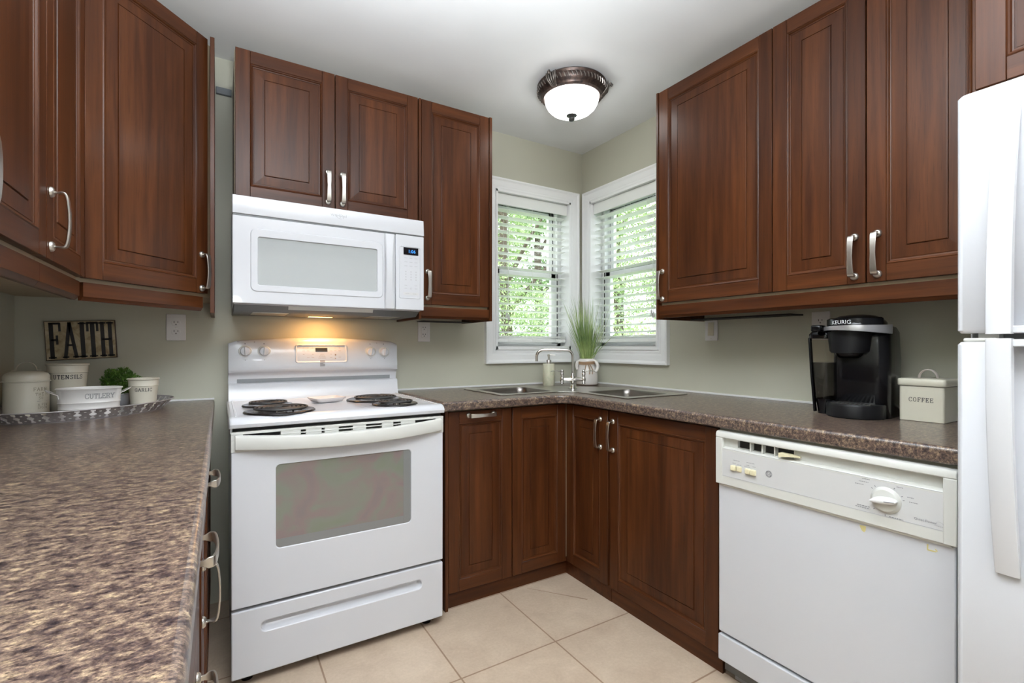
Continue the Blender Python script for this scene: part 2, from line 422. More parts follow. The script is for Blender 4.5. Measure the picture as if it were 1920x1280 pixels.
def door(parent, x, z, wd, h, y=0, name='door', s=.052, border=.034, label=None, flat=False):
    """local frame: front at y (toward -Y), thickness .02 behind"""
    b = B(); t = .020
    b.box(0, s, 0, t, 0, h, 0); b.box(wd-s, wd, 0, t, 0, h, 0)
    b.box(s+.0003, wd-s-.0003, .0004, t, 0, s, 1); b.box(s+.0003, wd-s-.0003, .0004, t, h-s, h, 1)
    if not flat:
        prof = [(s-.001,.002),(s+.003,-.0006),(s+.006,.0012),(s+.0085,.0052),(s+.012,.0060),(s+.0125,.0078),(s+.0145,.0078),(s+.015,.0066),
                (s+.0155+border,.0050),(s+.016+border,.0074),(s+.0178+border,.0074),(s+.019+border,.0036),(s+.021+border,.0030)]
    else: prof = [(s-.001,.002),(s+.004,.004)]
    rings = [[(d,yy,d),(wd-d,yy,d),(wd-d,yy,h-d),(d,yy,h-d)] for d, yy in prof]
    n = len(rings); vs = [p for r in rings for p in r]
    for k in range(n-1):
        for i in range(4):
            j = (i+1) % 4; b.add([rings[k][i], rings[k][j], rings[k+1][j], rings[k+1][i]], [(0,1,2,3)], 0 if i % 2 or k > 6 else 1)
    b.add(rings[-1], [(0,1,2,3)], 0)
    b.box(s-.002, wd-s+.002, .009, t-.002, s-.002, h-s+.002, 0)
    o = obj(name, b, [WZ, WX], parent, bev=.0012, seg=1, ang=28, label=label, loc=(x, y, z)); return o
def cab(label, loc, rz, cat='kitchen cabinet', name='wall_cabinet', group=None): return root(name, label, cat, loc, rz, group)
ZB, ZT = 1.357, 2.345; DH = ZT-ZB
FU = .338    # upper face depth
def body(parent, wd, d0, d1, z0, z1, x0=0, m=None): return obj('cabinet_box', B().box(x0, wd, d0, d1, z0, z1), m or M_mel, parent)
def panel(parent, x0, x1, y0, y1, z0, z1, name='side_panel', m=None): return obj(name, B().box(x0, x1, y0, y1, z0, z1), m or WZ, parent, bev=.001, seg=1)
def rail_mesh(x0, x1, y0, z0, z1):
    """light rail / deco strip: profiled bar under a cabinet, front at y0"""
    pr = [(y0, z1), (y0, z0+.012), (y0+.003, z0+.010), (y0+.006, z0+.004), (y0+.010, z0), (y0+.020, z0), (y0+.020, z1)]
    return B().loft([[(x0,y,z) for y, z in pr], [(x1,y,z) for y, z in pr]])
# --- stove wall uppers: origin at left end of front face plane
# above the microwave
c1 = cab('two-door dark wood cabinet mounted above the white microwave', (-2.052, -FU, 0), 0)
body(c1, .763, .021, FU-.004, 1.745, ZT-.003)
d = door(c1, .002, 1.747, .378, ZT-1.747); pull(d, .378-.029, 1.845-1.747)
d = door(c1, .383, 1.747, .378, ZT-1.747); pull(d, .029, 1.845-1.747)
c2 = cab('narrow single-door dark wood cabinet between the microwave and the left window', (-1.287, -FU, 0), 0)
body(c2, .385, .021, FU-.004, 1.345, ZT-.003, .002)
panel(c2, 0, .013, -.002, FU-.003, 1.285, ZT)
d = door(c2, .015, ZB, .368, DH); pull(d, .029, 1.452-ZB)
panel(c2, .385, .401, -.004, FU-.003, 1.285, ZT+.002)
obj('light_rail', rail_mesh(.013, .385, .004, 1.290, 1.3445), WX, c2)
panel(c2, .10, .385, .20, .30, 1.286, 1.290, 'recess_shade_strip', M_dark)  # dark strip painting the shade up under the cabinet
# --- right wall uppers, local x = toward the camera
c3 = cab('wide single-door dark wood cabinet next to the right window', (-FU, -.955, 0), -R(90))
panel(c3, 0, .012, -.003, FU-.003, 1.280, ZT+.002)
body(c3, .556, .021, FU-.004, 1.345, ZT-.003, .013)
d = door(c3, .014, ZB, .541, DH); pull(d, .022, 1.438-ZB)
c4 = cab('two-door dark wood cabinet above the black coffee maker', (-FU, -1.512, 0), -R(90))
body(c4, .612, .021, FU-.004, 1.345, ZT-.003)
d = door(c4, .001, ZB, .302, DH); pull(d, .302-.030, 1.444-ZB)
d = door(c4, .307, ZB, .304, DH); pull(d, .030, 1.444-ZB)
lr = root('light_rail', 'dark wood moulding strip running under the right wall cabinets', 'moulding', (-FU, -.968, 0), -R(90))
obj('moulding', rail_mesh(0, 1.155, .006, 1.287, 1.3445), WX, lr)
obj('recess_shade_strip', B().box(.02, .5, .20, .30, 1.281, 1.287), M_dark, lr)  # dark strip standing in for the shaded recess underneath
c5 = cab('deep dark wood cabinet above the white refrigerator', (-.600, -2.142, 0), -R(90))
body(c5, .76, .021, .595, 1.752, ZT-.003, 0, WZ)
d = door(c5, .004, 1.750, .375, ZT-1.750); d = door(c5, .382, 1.750, .375, ZT-1.750)
# --- left wall uppers
c6 = cab('diagonal corner wall cabinet with one large dark wood door', (0, 0, 0), 0, name='corner_wall_cabinet')
obj('cabinet_box', B().prism([(XL+.003,-.003),(-2.136,-.003),(-2.136,-.290),(-2.448,-.631),(-2.470,-.664),(XL+.003,-.664)], 1.345, ZT-.003), M_mel, c6)
A = V((-2.445,-.664)); Bp = V((-2.1415,-.331)); ln = (Bp-A).length; th = atan2(Bp.y-A.y, Bp.x-A.x)
e = obj('door_mount', B(), WZ) if False else None
dd = door(c6, 0, ZB, ln-.001, DH); dd.location = (A.x, A.y, ZB); dd.rotation_euler = (0,0,th); pull(dd, ln-.030, 1.440-ZB)
panel(c6, -2.135, -2.120, -.350, -.003, 1.282, ZT+.004)
rm = rail_mesh(.004, ln-.012, .012, 1.290, 1.3445); rl = obj('light_rail', rm, WX, c6); rl.location = (A.x, A.y, 0); rl.rotation_euler = (0,0,th)
def left_upper(label, yfar, wd, hz):
    c = cab(label, (-2.445, yfar-wd, 0), R(90))      # local x grows away from the camera
    body(c, wd-.001, .021, abs(XL+2.445)-.004, 1.345, ZT-.003, .001)
    d = door(c, .0015, ZB, wd-.003, DH); pull(d, .026, hz-ZB)
    obj('light_rail', rail_mesh(.0, wd, .012, 1.290, 1.3445), WX, c)
    return c
left_upper('dark wood wall cabinet beside the diagonal corner cabinet, its bow handle fully visible', -.666, .371, 1.452)
left_upper('nearest dark wood wall cabinet on the left, cut off by the picture edge', -1.038, .431, 1.442)

# ------------------------------------------------------------------ base cabinets and counters
FB = .605
c = cab('narrow pull-out base cabinet between the range and the corner', (-1.268, -FB, 0), 0, name='base_cabinet')
panel(c, 0, .014, -.006, FB-.003, 0.0, .870)
body(c, .343, .021, FB-.004, .08, .868, .015)
d = door(c, .017, .070, .324, .795, name='pull_out_front'); pull(d, .162, .775-.0, True)
obj('toe_kick', B().box(.014, .343, .018, .034, 0, .078), WX, c)
c = cab('L-shaped corner base cabinet under the sink with two folding doors', (0,0,0), 0, name='corner_base_cabinet')
XB = -.605
obj('cabinet_box', B().prism([(-.923,-.01),(-.01,-.01),(-.01,-.918),(XB+.021,-.918),(XB+.021,-FB+.021),(-.923,-FB+.021)], .08, .74), M_mel, c)
obj('cabinet_front_rail', B().prism([(-.923,-FB+.0215),(XB+.0215,-FB+.0215),(XB+.0215,-.918),(XB+.034,-.918),(XB+.034,-FB+.034),(-.923,-FB+.034)], .741, .868), M_mel, c)
d = door(c, -.922, .070, .315, .795, -FB)
dd = door(c, 0, 0, .300, .795); dd.location = (XB, -.609, .070); dd.rotation_euler = (0,0,-R(90)); pull(dd, .300-.048, .685)
obj('toe_kick', B().prism([(-.925,-FB+.018),(-.592,-FB+.018),(-.592,-.920),(-.578,-.920),(-.578,-FB+.034),(-.925,-FB+.034)], 0, .078), WX, c)
c = cab('wide single-door base cabinet between the corner and the dishwasher', (XB, -.921, 0), -R(90), name='base_cabinet')
body(c, .558, .021, .595, .08, .74)
obj('cabinet_front_rail', B().box(0, .558, .0215, .036, .741, .868), M_mel, c)
d = door(c, .001, .070, .552, .795, border=.036); pull(d, .022, .685)
obj('toe_kick', B().box(0, .560, .015, .031, 0, .078), WX, c)
# countertop with sink cut-out
def edge_round(o): 
    m = o.modifiers.new('bevel','BEVEL'); m.width = .010; m.segments = 4; m.limit_method = 'ANGLE'; m.angle_limit = R(60)
outer = [(-1.292,-.002),(-1.292,-.640),(-.690,-.640),(-.640,-.690),(-.640,-2.150),(-.002,-2.150),(-.002,-.002)]
sink_out = [(-.945,-.125),(-.945,-.530),(-.600,-.530),(-.530,-.600),(-.530,-.960),(-.125,-.960),(-.125,-.520),(-.520,-.125)]
def shrink(poly, d_):
    cx = sum(p[0] for p in poly)/len(poly); cy = sum(p[1] for p in poly)/len(poly); return [(x+(cx-x)*d_, y+(cy-y)*d_) for x,y in poly]
cut = [(-.935,-.135),(-.935,-.520),(-.596,-.520),(-.520,-.596),(-.520,-.950),(-.135,-.950),(-.135,-.524),(-.524,-.135)]
o = obj('countertop', holed(outer, [cut], .873, .915), M_gran, ang=30); edge_round(o)
tag(o, 'L-shaped brown granite-look countertop around the corner sink', 'countertop')
# sink
s = root('corner_sink', 'double-bowl stainless steel corner sink set into the countertop', 'sink', (0,0,.915))
bw1 = (-.905, -.600, -.500, -.190); bw2 = (-.490, -.190, -.915, -.610)
def brect(bw, g=0, r=.05): return rrect(bw[1]-bw[0]-2*g, bw[3]-bw[2]-2*g, r, 6, (bw[0]+bw[1])/2, (bw[2]+bw[3])/2)
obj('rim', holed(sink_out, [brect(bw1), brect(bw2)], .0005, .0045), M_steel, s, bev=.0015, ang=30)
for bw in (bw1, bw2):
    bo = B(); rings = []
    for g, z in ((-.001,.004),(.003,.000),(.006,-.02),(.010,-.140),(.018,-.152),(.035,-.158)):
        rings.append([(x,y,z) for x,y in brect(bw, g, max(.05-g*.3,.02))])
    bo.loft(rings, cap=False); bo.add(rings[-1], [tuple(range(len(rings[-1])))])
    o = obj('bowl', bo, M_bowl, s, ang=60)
    cx, cy = (bw[0]+bw[1])/2, (bw[2]+bw[3])/2
    obj('drain', B().lathe([(.001,.001),(.028,.001),(.036,.003),(.040,.0)], (cx, cy, -.157), 24), M_chrome, o)
# left counter
o = obj('countertop', B().prism([(XL+.002,-.002),(-2.122,-.002),(-2.1235,-1.2),(-2.128,-2.2),(-2.150,-3.2),(XL+.002,-3.2)], .875, .915), M_gran, ang=30); edge_round(o)
tag(o, 'long brown granite-look countertop in the left foreground carrying the tray', 'countertop')
# left base cabinets, local x away from the camera, face toward +x
def left_base(label, y0, y1, kind, xf):
    wd = y1-y0; c = cab(label, (xf, y0, 0), R(90), name='base_cabinet')
    dp = abs(XL-xf)-.005
    body(c, wd-.001, .021, dp, .08, .872, .001)
    obj('toe_kick', B().box(0, wd, .05, .066, 0, .078), WX, c)
    if kind == 'drawers':
        zz = [.070, .345, .600+.0, .868]
        for k in range(3):
            h = zz[k+1]-zz[k]-.003; b_ = B().box(0, wd-.004, 0, .02, 0, h)
            dr = obj('drawer', b_, WX, c, bev=.0015, loc=(.002, 0, zz[k])); pull(dr, wd/2, h*.72, True)
    elif kind == 'drawer_door':
        dr = obj('drawer', B().box(0, wd-.004, 0, .02, 0, .145), WX, c, bev=.0015, loc=(.002, 0, .722)); pull(dr, wd/2, .080, True)
        d = door(c, .002, .070, wd-.004, .648); pull(d, .030, .52)
    else:
        d = door(c, .002, .070, wd-.004, .795)
    return c
left_base('base cabinet under the left counter nearest the stove wall', -.79, -.02, 'door', -2.137)
left_base('base cabinet under the left counter with a drawer over a door', -1.275, -.795, 'drawer_door', -2.139)
left_base('nearest base cabinet under the left counter, a stack of drawers', -1.775, -1.28, 'drawers', -2.143)
# ------------------------------------------------------------------ lettering
GL = {  # slab glyphs on a 0..1 high grid: width, strokes, serif spots (x, y)
'A': (.80, [[(.06,0),(.40,1)],[(.40,1),(.74,0)],[(.20,.36),(.60,.36)]], [(.08,0),(.72,0)]),
'B': (.70, [[(.12,0),(.12,1)],[(.05,1),(.42,1),(.58,.92),(.60,.76),(.54,.60),(.40,.53),(.12,.53)],[(.40,.53),(.60,.44),(.66,.26),(.60,.08),(.44,0),(.05,0)]], []),
'C': (.72, [[(.64,.74),(.60,.90),(.46,1),(.32,1),(.16,.90),(.08,.70),(.07,.5),(.08,.30),(.16,.10),(.32,0),(.48,0),(.62,.10),(.66,.26)],[(.64,.72),(.64,1)]], []),
'E': (.68, [[(.14,0),(.14,1)],[(.05,1),(.60,1),(.60,.80)],[(.05,0),(.62,0),(.62,.22)],[(.14,.52),(.44,.52)],[(.44,.40),(.44,.64)]], []),
'F': (.64, [[(.14,0),(.14,1)],[(.05,1),(.58,1),(.58,.78)],[(.14,.52),(.42,.52)],[(.42,.40),(.42,.64)]], [(.14,0)]),
'G': (.76, [[(.64,.74),(.60,.90),(.46,1),(.32,1),(.16,.90),(.08,.70),(.07,.5),(.08,.30),(.16,.10),(.32,0),(.48,0),(.60,.08),(.64,.14)],[(.64,0),(.64,.44)],[(.48,.44),(.72,.44)],[(.64,.72),(.64,1)]], []),
'H': (.80, [[(.16,0),(.16,1)],[(.64,0),(.64,1)],[(.16,.5),(.64,.5)]], [(.16,0),(.16,1),(.64,0),(.64,1)]),
'I': (.34, [[(.17,0),(.17,1)]], [(.17,0),(.17,1)]),
'L': (.62, [[(.16,0),(.16,1)],[(.05,0),(.58,0),(.58,.24)]], [(.16,1)]),
'M': (.90, [[(.14,0),(.14,1)],[(.14,1),(.45,.25)],[(.45,.25),(.76,1)],[(.76,1),(.76,0)]], [(.14,0),(.76,0),(.12,1),(.78,1)]),
'N': (.80, [[(.15,0),(.15,1)],[(.15,1),(.63,0)],[(.63,0),(.63,1)]], [(.15,0),(.12,1),(.63,1)]),
'O': (.76, [[(.36,1),(.20,.94),(.09,.74),(.07,.5),(.09,.26),(.20,.06),(.36,0),(.52,.06),(.63,.26),(.65,.5),(.63,.74),(.52,.94),(.36,1)]], []),
'P': (.66, [[(.14,0),(.14,1)],[(.05,1),(.44,1),(.58,.90),(.60,.72),(.54,.54),(.42,.46),(.14,.46)]], [(.14,0)]),
'R': (.74, [[(.14,0),(.14,1)],[(.05,1),(.44,1),(.58,.90),(.60,.74),(.54,.58),(.42,.50),(.14,.50)],[(.40,.50),(.62,0)]], [(.14,0),(.64,0)]),
'S': (.62, [[(.54,.78),(.50,.94),(.34,1),(.20,.98),(.09,.86),(.10,.66),(.26,.54),(.44,.44),(.54,.28),(.50,.10),(.34,0),(.20,.02),(.09,.14),(.07,.26)],[(.54,.76),(.54,1)],[(.07,.24),(.07,0)]], []),
'T': (.66, [[(.33,0),(.33,1)],[(.06,.76),(.06,1),(.60,1),(.60,.76)]], [(.33,0)]),
'U': (.78, [[(.16,1),(.16,.26),(.22,.08),(.38,0),(.54,.08),(.62,.26),(.62,1)]], [(.16,1),(.62,1)]),
'W': (1.0, [[(.08,1),(.28,0)],[(.28,0),(.50,.8)],[(.50,.8),(.70,0)],[(.70,0),(.90,1)]], [(.08,1),(.90,1)]),
'Y': (.74, [[(.08,1),(.36,.46)],[(.64,1),(.36,.46)],[(.36,.46),(.36,0)]], [(.08,1),(.64,1),(.36,0)]),
'K': (.76, [[(.14,0),(.14,1)],[(.14,.42),(.62,1)],[(.30,.60),(.64,0)]], [(.14,0),(.14,1)]),
' ': (.40, [], []), "'": (.2, [[(.1,1),(.1,.8)]], [])}
def slab(text, h, th=.13, sp=.12, wx=1.0, serif=.10, thin=None, cx=True, vth=None):
    """returns quads in (u,v) plane, u centred"""
    q = []; x = 0
    def seg(a, b_, t):
        dx, dy = b_[0]-a[0], b_[1]-a[1]; l = sqrt(dx*dx+dy*dy) or 1
        # heavier verticals
        tt = t if abs(dy) > abs(dx)*.5 and l > .3*h else t*(thin or 1)
        nx, ny = -dy/l*tt/2, dx/l*tt/2; ex, ey = dx/l*tt*.25, dy/l*tt*.25
        n = max(1, int(l/(.25*h)))
        for k in range(n):
            s0, s1 = k/n, (k+1)/n
            p0 = (a[0]+dx*s0-(ex if k==0 else 0), a[1]+dy*s0-(ey if k==0 else 0)); p1 = (a[0]+dx*s1+(ex if k==n-1 else 0), a[1]+dy*s1+(ey if k==n-1 else 0))
            q.append([(p0[0]+nx,p0[1]+ny),(p0[0]-nx,p0[1]-ny),(p1[0]-nx,p1[1]-ny),(p1[0]+nx,p1[1]+ny)])
    for ch in text:
        wd, st, se = GL[ch]
        for s_ in st:
            for a, b_ in zip(s_, s_[1:]): seg((x+a[0]*h*wx, a[1]*h), (x+b_[0]*h*wx, b_[1]*h), th*h)
        for sx, sy in se:
            yy = sy*h + (th*h*.1 if sy == 0 else -th*h*.1); seg((x+sx*h*wx-serif*h-th*h*.3, yy), (x+sx*h*wx+serif*h+th*h*.3, yy), th*h*.75*(1))
        x += wd*h*wx + sp*h
    tot = x - sp*h
    if cx: q = [[(u-tot/2, v) for u, v in p] for p in q]
    return q, tot
def ink(name, quads, fn, m, parent, label=None):
    b = B()
    for p in quads: b.add([fn(u, v) for u, v in p], [tuple(range(len(p)))])
    return obj(name, b, m, parent, smooth=False, label=label)
def sans(text, size):
    cu = bpy.data.curves.new('t', 'FONT'); cu.body = text; cu.size = size; cu.align_x = 'CENTER'; cu.resolution_u = 2
    o = bpy.data.objects.new('t', cu); COL.objects.link(o); bpy.context.view_layer.update()
    me = bpy.data.meshes.new_from_object(o.evaluated_get(bpy.context.evaluated_depsgraph_get()))
    q = [[(me.vertices[i].co.x, me.vertices[i].co.y) for i in p.vertices] for p in me.polygons]
    bpy.data.objects.remove(o); bpy.data.curves.remove(cu); bpy.data.meshes.remove(me); return q
def rects(lst): return [[(a,c),(b_,c),(b_,d_),(a,d_)] for a,b_,c,d_ in lst]
def ringq(r0, r1, n=28, cx=0, cy=0, a0=0, a1=2*pi, sx=1):
    o = []
    for k in range(n):
        a, c = a0+(a1-a0)*k/n, a0+(a1-a0)*(k+1)/n
        o.append([(cx+r0*cos(a)*sx,cy+r0*sin(a)),(cx+r1*cos(a)*sx,cy+r1*sin(a)),(cx+r1*cos(c)*sx,cy+r1*sin(c)),(cx+r0*cos(c)*sx,cy+r0*sin(c))])
    return o
def shift(q, dx, dy): return [[(u+dx, v+dy) for u, v in p] for p in q]
def scribble(cx, cy, wd, h, seed=0):
    """tiny unreadable legend: a few short dashes"""
    rn = random.Random(seed); o = []; x = cx-wd/2
    while x < cx+wd/2:
        l = wd*rn.uniform(.08,.2); o.append((x, min(x+l, cx+wd/2), cy-h/2, cy+h/2)); x += l + wd*.05
    return rects(o)
def on_front(y): return lambda u, v: (u, y, v)

# ------------------------------------------------------------------ range
g = root('electric_range', 'white coil-top electric range with oven window and storage drawer', 'range', (-2.072, -.690, 0))
W_ = .760
obj('range_body', B().box(.004, W_-.004, .035, .680, .035, .874), M_white, g, bev=.004)
obj('oven_vent_gap', B().box(.006, W_-.006, .012, .034, .868, .884), M_dark, g)
# cooktop: lofted across x with rolled front lip
def cook_ring(x, e=0):
    pr = [(.612,.878),(.612,.913),(.10,.9125),(.05,.9135),(.022,.914),(.004,.911),(-.008,.903),(-.013,.892),(-.010,.880),(.006,.877)]
    return [(x, yy + (e if i > 3 else 0), z - e*.3) for i, (yy, z) in enumerate(pr)]
b = B().loft([cook_ring(-.006,.012), cook_ring(-.003,.004), cook_ring(.004,0), cook_ring(W_-.004,0), cook_ring(W_+.003,.004), cook_ring(W_+.006,.012)])
obj('cooktop', b, M_white, g, bev=.002)
for a in ((.012, .02, .035, .60), (W_-.02, W_-.012, .035, .60)): obj('cooktop_rim', B().box(a[0], a[1], a[2], a[3], .912, .9155), M_white, g, bev=.0015)
def burner(x, y, r):
    p = root('burner', None, None, (x, y, .9145)); p.parent = g
    obj('drip_pan', B().lathe([(.001,-.001),(r*.8,.0005),(r*1.08,.0045),(r*1.20,.0058),(r*1.26,.0052),(r*1.29,.0010)], seg=48), M_pan, p, ang=60)
    turns = 5 if r > .085 else 4; pts = []; n = turns*28
    for i in range(n+1):
        a = 2*pi*turns*i/n; rr = .022+(r-.022)*i/n; pts.append((rr*cos(a+1), rr*sin(a+1), .0135))
    pts.append((pts[-1][0]*1.05, pts[-1][1]*1.05+.004, .008))
    obj('coil', B().tube(pts, (r-.022)/turns*.27, 8, flat=1.15), M_coil, p, ang=60)
    obj('coil_support', B().lathe([(.001,.010),(.018,.010),(.019,.008),(.019,.004)], seg=20).obox((0,0,.006),2*r*.98,.004,.004,.3).obox((0,0,.006),2*r*.98,.004,.004,.3+2.09).obox((0,0,.006),2*r*.98,.004,.004,.3-2.09), M_steel, p)
for x, y, r in ((.135,.335,.072),(.160,.115,.094),(.565,.320,.094),(.590,.105,.072)): burner(x, y, r)
# backguard
def bg_ring(x, top, bow):
    pr = [(.688,.906),(.688,top-.004),(.684,top),(.612,top),(.600,top-.006),(.594-bow*.3,top-.020),(.586-bow,top-.070),(.580-bow,1.062),(.582-bow,1.048),(.590,1.036),(.606,1.032),(.612,1.020),(.618,.998)]
    pr += [(.618,.988),(.600,.986),(.592,.980),(.586,.930),(.576,.9135),(.576,.906)]
    return [(x, y, z) for y, z in pr]
rs = []
for i in range(25):
    u = i/24; x = .002+(W_-.004)*u; s = 1-(2*u-1)**2
    e = min(u, 1-u); c = 0 if e > .03 else (1-e/.03)**2
    rs.append(bg_ring(x, 1.176+.018*s-.010*c, .010*s-.012*c))
obj('backguard', B().loft(rs), M_white, g, ang=55)
obj('console_gap', B().box(.035, W_-.035, .6155, .620, .990, 1.029), mat('grey_gap', (.22,.23,.24), .6), g)
def FY(x, z):   # backguard front surface y at local x, height z
    u = x/W_; s = 1-(2*u-1)**2; bow = .010*s; top = 1.176+.018*s
    pts = [(top-.006,.600),(top-.020,.594-bow*.3),(top-.070,.586-bow),(1.062,.580-bow)]
    for (za, ya), (zb, yb) in zip(pts, pts[1:]):
        if zb <= z <= za: return ya+(yb-ya)*(za-z)/(za-zb)
    return pts[-1][1] if z < pts[-1][0] else pts[0][1]
def onbg(off=.0006): return lambda u, v: (u, FY(u, v)-off, v)
# control panel frame: raised rounded bezel
pl = rrect(.236, .090, .012, 5, .386, 1.120); pl2 = rrect(.222, .077, .008, 5, .386, 1.120)
b = B(); n = len(pl); 
b.loft([[(x, FY(x,z)+.001, z) for x,z in pl], [(x, FY(x,z)-.004, z) for x,z in rrect(.231,.085,.011,5,.386,1.120)], [(x, FY(x,z)-.004, z) for x,z in pl2], [(x, FY(x,z)-.0008, z) for x,z in rrect(.218,.073,.007,5,.386,1.120)]], cap=False)
cp = obj('control_panel', b, M_white, g, ang=60)
ink('display', rects([(.357,.411,1.128,1.146)]), onbg(.0010), mat('oven_display', (.03,.022,.008), .15), cp)
q = []
for i, x in enumerate((.305,.325,.345,.427,.447,.467)):
    for j, z in enumerate((1.146,1.132,1.116,1.102)): 
        if (i+j) % 4 != 3: q += scribble(x, z, .011 if j % 2 else .007, .0016, i*7+j)
for j in range(4): q += scribble(.387, 1.116-j*.006, .034-.006*(3-j), .0012, j+50)
q += rects([(.444,.450,1.110,1.115),(.444,.449,1.094,1.098)])
ink('panel_legend', q, onbg(.0012), mat('tan_ink', (.33,.22,.16), .5), cp)
q = rects([(.376,.398,1.064+i*.0042,1.0662+i*.0042) for i in (-1,0,1,4,5)]) + [[(.376,1.0722),(.387,1.0722),(.398,1.0780),(.398,1.0802),(.387,1.0765),(.376,1.0765)]]
ink('maker_badge', q, onbg(.0038), M_inkg, g, label='small dark square emblem of stacked wavy bars')
for i, x in enumerate((.066,.141,.617,.686)):
    z = 1.133-.0028*(x/.76)*3; y = FY(x, z)
    k = root('knob', None, None, (x, y, z)); k.parent = g
    obj('knob_skirt', B().lathe([(.001,-.004),(.024,-.004),(.0265,-.002),(.0265,.0015),(.001,.0015)], seg=28, axis='y'), M_bisq, k)
    obj('knob_dial', B().lathe([(.001,-.021),(.017,-.020),(.019,-.017),(.021,-.004),(.001,-.004)], seg=28, axis='y'), M_white, k)
    obj('knob_grip', B().obox((0,-.024,-.018),.007,.012,.036,0).xf(Matrix.Rotation(R((-4,4,10,6)[i]),4,'Y')), M_white, k, bev=.0025)
for x in (.066,.141,.617,.686):
    ink('pointer_mark', rects([(x-.0022,x+.0022,1.163,1.168)]), onbg(.0006), M_inkg, g)
    ink('knob_legend', rects([(x-.0015,x+.0015,1.091,1.0945)]) + scribble(x, 1.097, .018, .0012, int(x*1000)), onbg(.0006), M_inkg, g)
for q in ((.101,.1045,1.171,1.175),(.649,.6525,1.169,1.172),(.034,.044,1.173,1.175)): ink('indicator_mark', rects([q]), onbg(.0006), M_inkg, g)
# oven door
def fbox(b, a, c, y0, y1, z0, z1): return b.box(a, c, y0, y1, z0, z1)
wx0, wx1, wz0, wz1 = .136, .622, .452, .742
ov = root('oven_door', None, None, (0,0,0)); ov.parent = g
hole = rrect(wx1-wx0, wz1-wz0, .014, 5, (wx0+wx1)/2, (wz0+wz1)/2)
dm = holed([(.001,.273),(W_-.001,.273),(W_-.001,.800),(.001,.800)], [hole], 0, .035)
dm.v = [(x, .035-zz, y) for x, y, zz in dm.v]
obj('door_panel', dm, M_white, ov, bev=.003, ang=30)
bx = B(); bx.box(wx0+.0, wx1, .030, .200, wz0, wz1)
M_oven = mat('dark_oven_interior', (.10,.105,.085), .5)
obj('oven_window', B().box(wx0-.004, wx1+.004, .004, .012, wz0-.004, wz1+.004), None or mat('oven_glass', (.115,.125,.10), .07, coat=1.0), ov)
mg = bpy.data.materials['oven_glass']; mpg = mapping(mg, (1,1,1.2), rnd=False); ng = noisen(mg, mpg, 5.5, 3, .5, .6)
L(mg, ramp(mg, ng.outputs[0], [(.28,(.15,.175,.12)),(.42,(.165,.175,.145)),(.52,(.195,.150,.145)),(.64,(.165,.140,.145)),(.78,(.14,.150,.135))]).outputs[0], P(mg).inputs['Base Color'])  # mottled tints in the glass colour stand in for coloured reflections
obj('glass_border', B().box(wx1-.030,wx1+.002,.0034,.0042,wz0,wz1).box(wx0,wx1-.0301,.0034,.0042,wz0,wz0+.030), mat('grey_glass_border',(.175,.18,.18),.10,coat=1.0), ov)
tr = B()
for z0_, z1_, y in ((.806,.866,.0),): pass
# vented cream strip on top of the door: bars around slots
tr.box(0,W_,-.002,.034,.857,.866); tr.box(0,W_,-.002,.034,.798,.838)
tr.box(0,.035,-.002,.034,.838,.857); tr.box(W_-.035,W_,-.002,.034,.838,.857)
for a, c in ((.150,.215),(.232,.285),(.295,.345),(.395,.445),(.505,.550),(.580,.640)): tr.box(a,c,-.001,.03,.838,.857)
tr.box(.150,.620,-.0018,.03,.846,.8495)
obj('door_top_vent', tr, M_bisq, ov, bev=.0012)
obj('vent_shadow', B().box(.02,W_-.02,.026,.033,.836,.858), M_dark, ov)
rs = []
for i in range(21):
    u = i/20; x = .012+(W_-.024)*u; s = 1-(2*u-1)**4; s2 = 1-(2*u-1)**2
    yb = -.012-.030*s2; hgt = .812
    dz = -.016*s2
    pr = [(-.001,.808+dz),(-.001,.850+dz),(yb+.012,.857+dz),(yb,.855+dz),(yb-.002,.851+dz),(yb-.002,.812+dz),(yb,.808+dz),(yb+.010,.806+dz)]
    if 0 < i < 20: pr[0] = (yb+.020,.807+dz); pr[1] = (yb+.020,.856+dz)
    rs.append([(x, y, z) for y, z in pr])
obj('handle', B().loft(rs), M_bisq, ov, bev=.0015, ang=50, label='wide bowed off-white oven door handle')
# drawer
dr = root('storage_drawer', None, None, (0,0,0)); dr.parent = g
hx0, hx1, hz0, hz1 = .090, .668, .176, .212
hole = rrect(hx1-hx0, hz1-hz0, .0179, 7, (hx0+hx1)/2, (hz0+hz1)/2)
dm = holed([(.001,.036),(W_-.001,.036),(W_-.001,.262),(.001,.262)], [hole], .0, .03)
dm.v = [(x, .030-zz, y) for x, y, zz in dm.v]
obj('drawer_panel', dm, M_white, dr, bev=.004, ang=30)
cxh, czh = (hx0+hx1)/2, (hz0+hz1)/2
rings = []
for g_, y in ((-.001,.002),(.001,.006),(.004,.012),(.009,.017),(.014,.019)):
    rings.append([(x, y+(.010*(z-hz0)/(hz1-hz0)), z) for x, z in rrect(hx1-hx0-2*g_, hz1-hz0-2*g_, .0175-g_, 7, cxh, czh)])
bb = B().loft(rings, cap=False); bb.add(rings[-1], [tuple(range(len(rings[-1])))])
obj('finger_pull', bb, M_white, dr, ang=60)
obj('range_gap', B().box(.006, W_-.006, .028, .036, .255, .28), M_dark, g)
for x, y in ((.05,.06),(.71,.06),(.05,.62),(.71,.62)): obj('foot', B().lathe([(.001,0),(.018,0),(.018,.008),(.010,.012),(.010,.036),(.001,.036)], (x,y,0), 16), M_black, g)
obj('side_panel_lip', B().box(-.002,.004,.01,.660,.860,.900), M_white, g)
